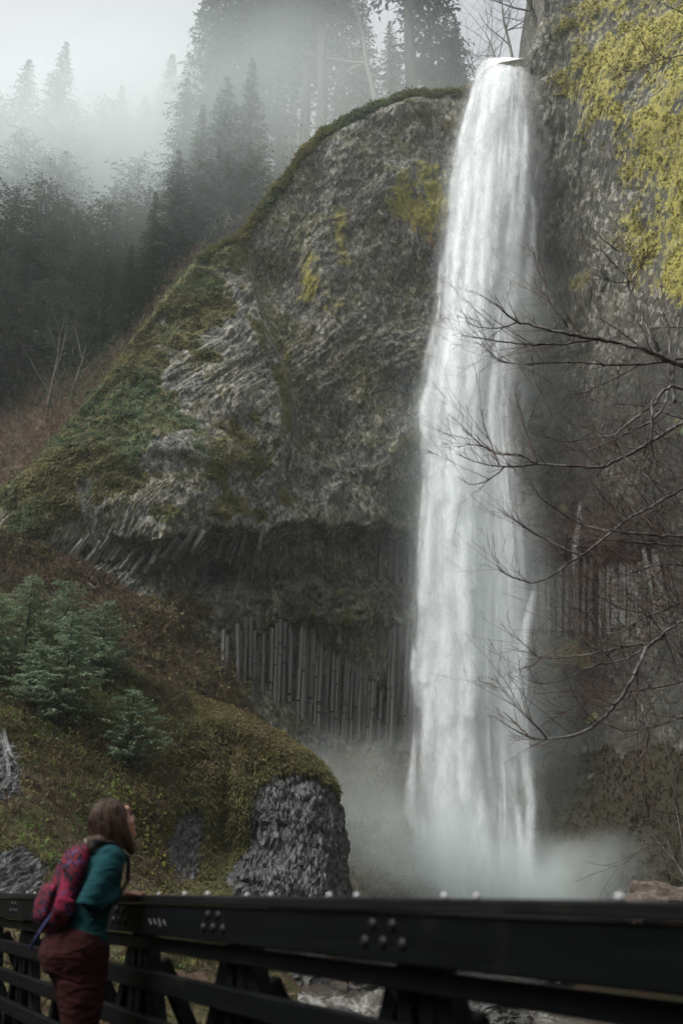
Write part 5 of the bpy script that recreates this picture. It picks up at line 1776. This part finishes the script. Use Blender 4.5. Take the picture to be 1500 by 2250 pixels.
trunk = MB()
tp = [TB + Vector((.05, 0, -.3)), TB + Vector((0, 0, 1.5)), TB + Vector((-.12, .05, 3.4)), TB + Vector((-.18, .1, 5.4)), TB + Vector((-.05, .15, 7.6)), TB + Vector((.1, .2, 10.5)), TB + Vector((.2, .3, 13))]
trunk.tube([q - TB for q in smooth_path(tp, 4)], list(np.linspace(.20, .05, 25)), 10)
trunk.build("trunk", M_LIMB, tree_r, True)
for crop, pts, r0, Y0_, Y1_ in LIMBS:
    f_ = {'A': A_, 'B': B_, 'P': lambda a, b: (a, b)}[crop]
    n = len(pts)
    w3 = []
    for i, q in enumerate(pts):
        px, py = f_(*q)
        Yd = Y0_ + (Y1_ - Y0_) * i / (n - 1) + .12 * math.sin(i * 1.7 + r0)
        w3.append(Vector(P(px, py, Yd)) - TB)
    if crop != 'P' and pts[0][0] >= 1500 or (crop == 'P' and pts[0][0] >= 1560):       # limbs that leave the view run on to the trunk
        tz = min(max(w3[0].z - .35, 1.0), 12.5)
        w3.insert(0, Vector((np.interp(tz, [0, 3.4, 5.4, 7.6, 13], [0, -.12, -.18, -.05, .2]), .1, tz)))
        n += 1
    sp = smooth_path(w3, 5)
    r1 = .0034
    rad = [(r0 / 1000 * 1.15) * (1 - i / (len(sp) - 1)) ** .85 + r1 for i in range(len(sp))]
    jl = [p + Vector((br.uniform(-1, 1), br.uniform(-1, 1), br.uniform(-1, 1))) * min(.012, rad[i] * .6) for i, p in enumerate(sp)]
    m = MB()
    m.tube(jl, rad, 7 if r0 > 12 else 5)
    m.build("limb", M_LIMB if r0 > 7 else M_TWIG, tree_r, True)
    steps = len(sp)
    for i in range(3, steps - 1):
        if br.random() < (.52 if crop == 'B' else .40):
            d = (sp[i] - sp[i - 1]).normalized()
            nd = (d * .8 + Vector((br.uniform(-.6, .3), br.uniform(-.8, .8), br.uniform(-.35, 1.0)))).normalized()
            shoot(sp[i], nd, br.uniform(.25, .95) * (1.15 if i < steps * .6 else .6), min(rad[i] * .6, .0075), 0)
# a thicket of fine shoots inside the crown near the edge of the view
for k in range(760):
    px, py = br.uniform(1290, 1540), br.triangular(850, 1640, 1200)
    p = Vector(P(px, py, br.uniform(11.8, 13.8))) - TB
    d = Vector((br.uniform(-1, .2), br.uniform(-.6, .6), br.uniform(-.45, .55))).normalized()
    shoot(p, d, br.uniform(.4, 1.2), br.uniform(.003, .006), 1)
tw = twig.mesh("twigs", M_TWIG, False, fix=False)
o = link("twigs", tw, tree_r); o["kind"] = "stuff"
# ================================================================== BOULDERS, LOG, SAPLING, TRICKLE
import bmesh
def rock_mat(name, c1, c2, c3, rough=.55):
    t = NT(name)
    co = t.coord()
    n_ = t.noise(co, 2.2, 5, .65); f_ = t.noise(co, 9, 5, .7)
    c = t.mix(t.ramp(n_, .35, .65), c1, c2)
    c = t.mix(t.ramp(f_, .56, .72), c, c3)
    return t.bsdf(c, rough, t.bump(f_, .8, .05), .4)
M_ROCK = rock_mat("wet_boulder", (.03, .03, .03), (.075, .072, .068), (.12, .115, .105), .4)
M_REDROCK = rock_mat("brown_gravelly_rock", (.055, .04, .032), (.11, .085, .07), (.24, .21, .19), .8)
M_LOG = bark_mat("wet_red_log", (.12, .04, .02), (.28, .10, .045))

def boulder_mesh(name, seed, mat, fine=.14, chunk=.25):
    bm = bmesh.new()
    bmesh.ops.create_icosphere(bm, subdivisions=5, radius=1)
    me = bpy.data.meshes.new(name); bm.to_mesh(me); bm.free()
    co = np.zeros(len(me.vertices) * 3, np.float32); me.vertices.foreach_get("co", co)
    co = co.reshape(-1, 3).astype(float)
    g1_, g2_, gi = worley(co * 1.6 + seed * 3.1, seed)
    k = 1 + .22 * fbm(co * 1.1 + seed, 3, seed) + chunk * (gi - .5) * sstep(.0, .25, g2_ - g1_) + fine * .4 * fbm(co * 5, 3, seed + 3)
    me.vertices.foreach_set("co", (co * k[:, None]).astype(np.float32).ravel())
    me.materials.append(mat)
    return me

def on_bed(px, py):
    Y = 35.0
    for _ in range(30):
        u = (px - 750) / F; v = (1125 - py) / F
        zz = (SP + v * CP) / (CP - v * SP)
        Yn = (bed_z(Y) + .05 - EYE) / zz
        Y = .5 * Y + .5 * np.clip(Yn, 16, 70)
    return P(px, py, Y)
RM = [boulder_mesh("boulder", 11 + k, M_ROCK) for k in range(4)]
ROCKS = [(640, 2165, .9, "dark wet boulder left of the little cascade seen through the railing"),
         (600, 2120, .7, "small wet boulder at the left edge of the stream, upper one"),
         (700, 2140, .55, "wet boulder carrying the red log end beside the cascade"),
         (820, 2168, .8, "mossy dark boulder in midstream between two railing braces"),
         (1075, 2246, 1.1, "large dark boulder splitting the white water at the bottom edge"),
         (930, 2190, .5, "small boulder above the white ripple right of the post pair"),
         (1210, 2165, .8, "dark boulder showing in the slot under the top beam, right of centre"),
         (1000, 2150, .6, "boulder showing in the slot under the top beam near centre"),
         (1330, 2190, .8, "boulder at the right end of the slot under the top beam"),
         (760, 2235, .5, "low wet stone at the bottom edge beside the slanted brace")]
for k, (px, py, s_, lab) in enumerate(ROCKS):
    p = on_bed(px, py)
    o = link("boulder", RM[k % 4], loc=tuple(p), rot=(random.uniform(0, .4), 0, random.uniform(0, 6)), scale=(s_, s_ * .9, s_ * .55))
    tag(o, lab, "boulder", "boulders in the stream")
for Yb in np.arange(10, 60, .25):       # where the sight line over the railing meets the bank
    p = P(1480, 1992, Yb)
    gi_ = np.argmin((gp[:, 0] - p[0]) ** 2 + (gp[:, 1] - p[1]) ** 2)
    if gp[gi_, 2] > p[2] - .25:
        break
bs = Yb / 26.0
o = link("boulder", boulder_mesh("boulder", 31, M_REDROCK, .22, .05), loc=(p[0] + .35 * bs, p[1] + .3, p[2] - .45 * bs), rot=(0, .12, .3), scale=(1.5 * bs, 1.3 * bs, 1.05 * bs))
tag(o, "brown gravelly boulder rising behind the right end of the railing", "boulder")
# log
a = on_bed(665, 2150) + np.array([0, -.5, .55]); b_ = on_bed(765, 2180) + np.array([0, -.3, .35])
m = MB()
m.tube(smooth_path([a, (a + b_) / 2 + np.array([0, 0, .08]), b_], 4), [.14, .15, .15, .14, .14, .13, .12, .1, .07], 8)
lg = m.build("fallen_log", None, smooth=True)
lg.data.materials.append(M_LOG)
m = MB()
m.tube(smooth_path([a * .6 + b_ * .4, a * .45 + b_ * .55 + np.array([.3, 0, .45])], 4), [.05, .05, .04, .035, .02], 6)
m.build("branch_stub", M_LOG, lg, True)
tag(lg, "wet red brown log lying across rocks above the little cascade", "log")

# sapling on the right-hand boulder
sp_root = bpy.data.objects.new("bare_sapling", None); COL.objects.link(sp_root)
SY = Yb - .6
SB = Vector(P(1515, 1950, SY)); sp_root.location = SB
tag(sp_root, "bare forked sapling leaning left over the brown boulder at right", "sapling")
for pts, r_ in (([(1515, 1950), (1490, 1905), (1462, 1870), (1440, 1845), (1425, 1815)], .035), ([(1505, 1930), (1478, 1885), (1470, 1860), (1460, 1835)], .024), ([(1512, 1945), (1480, 1925), (1455, 1905)], .016), ([(1518, 1935), (1500, 1880), (1492, 1820), (1475, 1720)], .02)):
    w3 = [Vector(P(x, y, SY)) - SB for x, y in pts]
    spp = smooth_path(w3, 4)
    m = MB(); m.tube(spp, list(np.linspace(r_ * SY / 24.5, .006, len(spp))), 5)
    m.build("stem", M_LIMB, sp_root, True)

# little cascade on the left bank
WV, WF, WA, wcount = [], [], [], 0
def bank_strand(path, half, strength, n=16):
    global wcount
    aa = np.array(path, float); k = np.linspace(0, 1, len(aa)); rnd = random.random()
    vs = np.zeros((n + 1, 5, 3)); at_ = np.zeros((n + 1, 5, 3))
    for i, q in enumerate(np.linspace(0, 1, n + 1)):
        c = bank_at(np.interp(q, k, aa[:, 0]), np.interp(q, k, aa[:, 1])) + np.array([0, -.75, .1])
        for m_, u in enumerate(np.linspace(0, 1, 5)):
            vs[i, m_] = (c[0] + (2 * u - 1) * half, c[1] + .2 * half * (2 * u - 1) ** 2, c[2])
            at_[i, m_] = (u, strength * min(1, q * 6) * min(1, (1 - q) * 5), rnd)
    WV.append(vs.reshape(-1, 3)); WA.append(at_.reshape(-1, 3)); WF.append(grid_faces(n + 1, 5) + wcount); wcount += (n + 1) * 5
for k in range(4):
    j = random.uniform(-3, 3)
    bank_strand([(22 + j, 1612), (28 + j, 1640), (38 + j, 1668), (48 + j, 1680)], .035, .2)
    bank_strand([(18 + j, 1620), (26 + j, 1660), (34 + j, 1700), (36 + j, 1735)], .025, .15)
trk = link("cascade", mesh_np("cascade", np.concatenate(WV), np.concatenate(WF), M_WATER, {"wf": np.concatenate(WA)}, smooth=True))
tag(trk, "thin white trickle running over dark rock on the left bank", kind="structure")
# ================================================================== HAZE AND SPRAY
def volume_mat(name, dens, color=(.86, .955, .95), aniso=.3):
    t = NT(name)
    v = t.n("VolumePrincipled", {"Color": color, "Density": dens, "Anisotropy": aniso})
    t.t.links.new(v.outputs[0], t.out.inputs["Volume"])
    return t

hz = MB()
hz.box((0, 60, 61), (420, 420, 142))
haze = hz.build("haze", volume_mat("haze_air", .0006, aniso=.5).m)
tag(haze, kind="stuff")

def cloud(name, c, r, dens, nscale=.12, contrast=(.35, .7), seed=0, subdiv=4, stretch=(1, 1, 1), step=1.0, aniso=.35, wob=.18):
    """a closed lumpy body of drifting spray whose density thins towards its skin"""
    import bmesh
    bm = bmesh.new()
    bmesh.ops.create_icosphere(bm, subdivisions=subdiv, radius=1)
    me = bpy.data.meshes.new(name)
    bm.to_mesh(me); bm.free()
    co = np.zeros(len(me.vertices) * 3, np.float32)
    me.vertices.foreach_get("co", co)
    co = co.reshape(-1, 3)
    k = 1 + wob * fbm(co.astype(float) * 1.7 + seed, 3, seed)
    me.vertices.foreach_set("co", (co * k[:, None].astype(np.float32)).ravel())
    t = NT(name + "_air")
    oc = t.coord()
    ln = t.n("VectorMath", {0: oc}, operation='LENGTH').outputs["Value"]
    fall = t.ramp(ln, 1.0, .15)
    wc = t.n("NewGeometry").outputs["Position"]
    mp = t.n("Mapping", {"Vector": wc, "Scale": stretch})
    nz = t.noise(mp.outputs[0], nscale, 4, .6, .4)
    d = t.math('MULTIPLY', t.math('MULTIPLY', fall, t.ramp(nz, contrast[0], contrast[1])), dens)
    v = t.n("VolumePrincipled", {"Color": (.905, .965, .962), "Density": d, "Anisotropy": aniso})
    t.t.links.new(v.outputs[0], t.out.inputs["Volume"])
    t.m.cycles.volume_step_rate = step
    me.materials.append(t.m)
    o = link(name, me, loc=c, scale=r)
    return tag(o, kind="stuff")

def at(px, py, Y):
    return tuple(P(px, py, Y))

cloud("spray_mist", at(1010, 1960, 61), (13, 5, 4.4), .7, .22, (.3, .7), 1)
cloud("spray_mist", at(860, 1870, 58), (7.5, 4, 5.5), .6, .18, (.3, .7), 9)
cloud("spray_mist", at(780, 1800, 57), (9, 5, 6), .26, .16, (.35, .7), 2)
cloud("spray_mist", at(1300, 1935, 58), (10, 4, 3.4), .5, .2, (.35, .7), 3)
cloud("spray_mist", at(1130, 800, 65.5), (5.2, 2.6, 25), .2, .14, (.3, .7), 4, stretch=(1, 1, .4))
cloud("spray_mist", at(990, 1250, 62.5), (6.0, 2.4, 24), .10, .14, (.3, .7), 11, stretch=(1, 1, .4))
cloud("spray_mist", at(1100, 1500, 63), (7.5, 3, 18), .2, .14, (.3, .7), 5, stretch=(1, 1, .4))

# low cloud in the wood at upper left, added also to imitate lens bloom
cloud("fog_bloom", at(240, 380, 96), (36, 17, 25), .12, .05, (.0, .75), 6, aniso=0)
cloud("fog_bloom", at(590, 250, 71), (32, 8, 21), .075, .06, (.0, .75), 7, aniso=0)
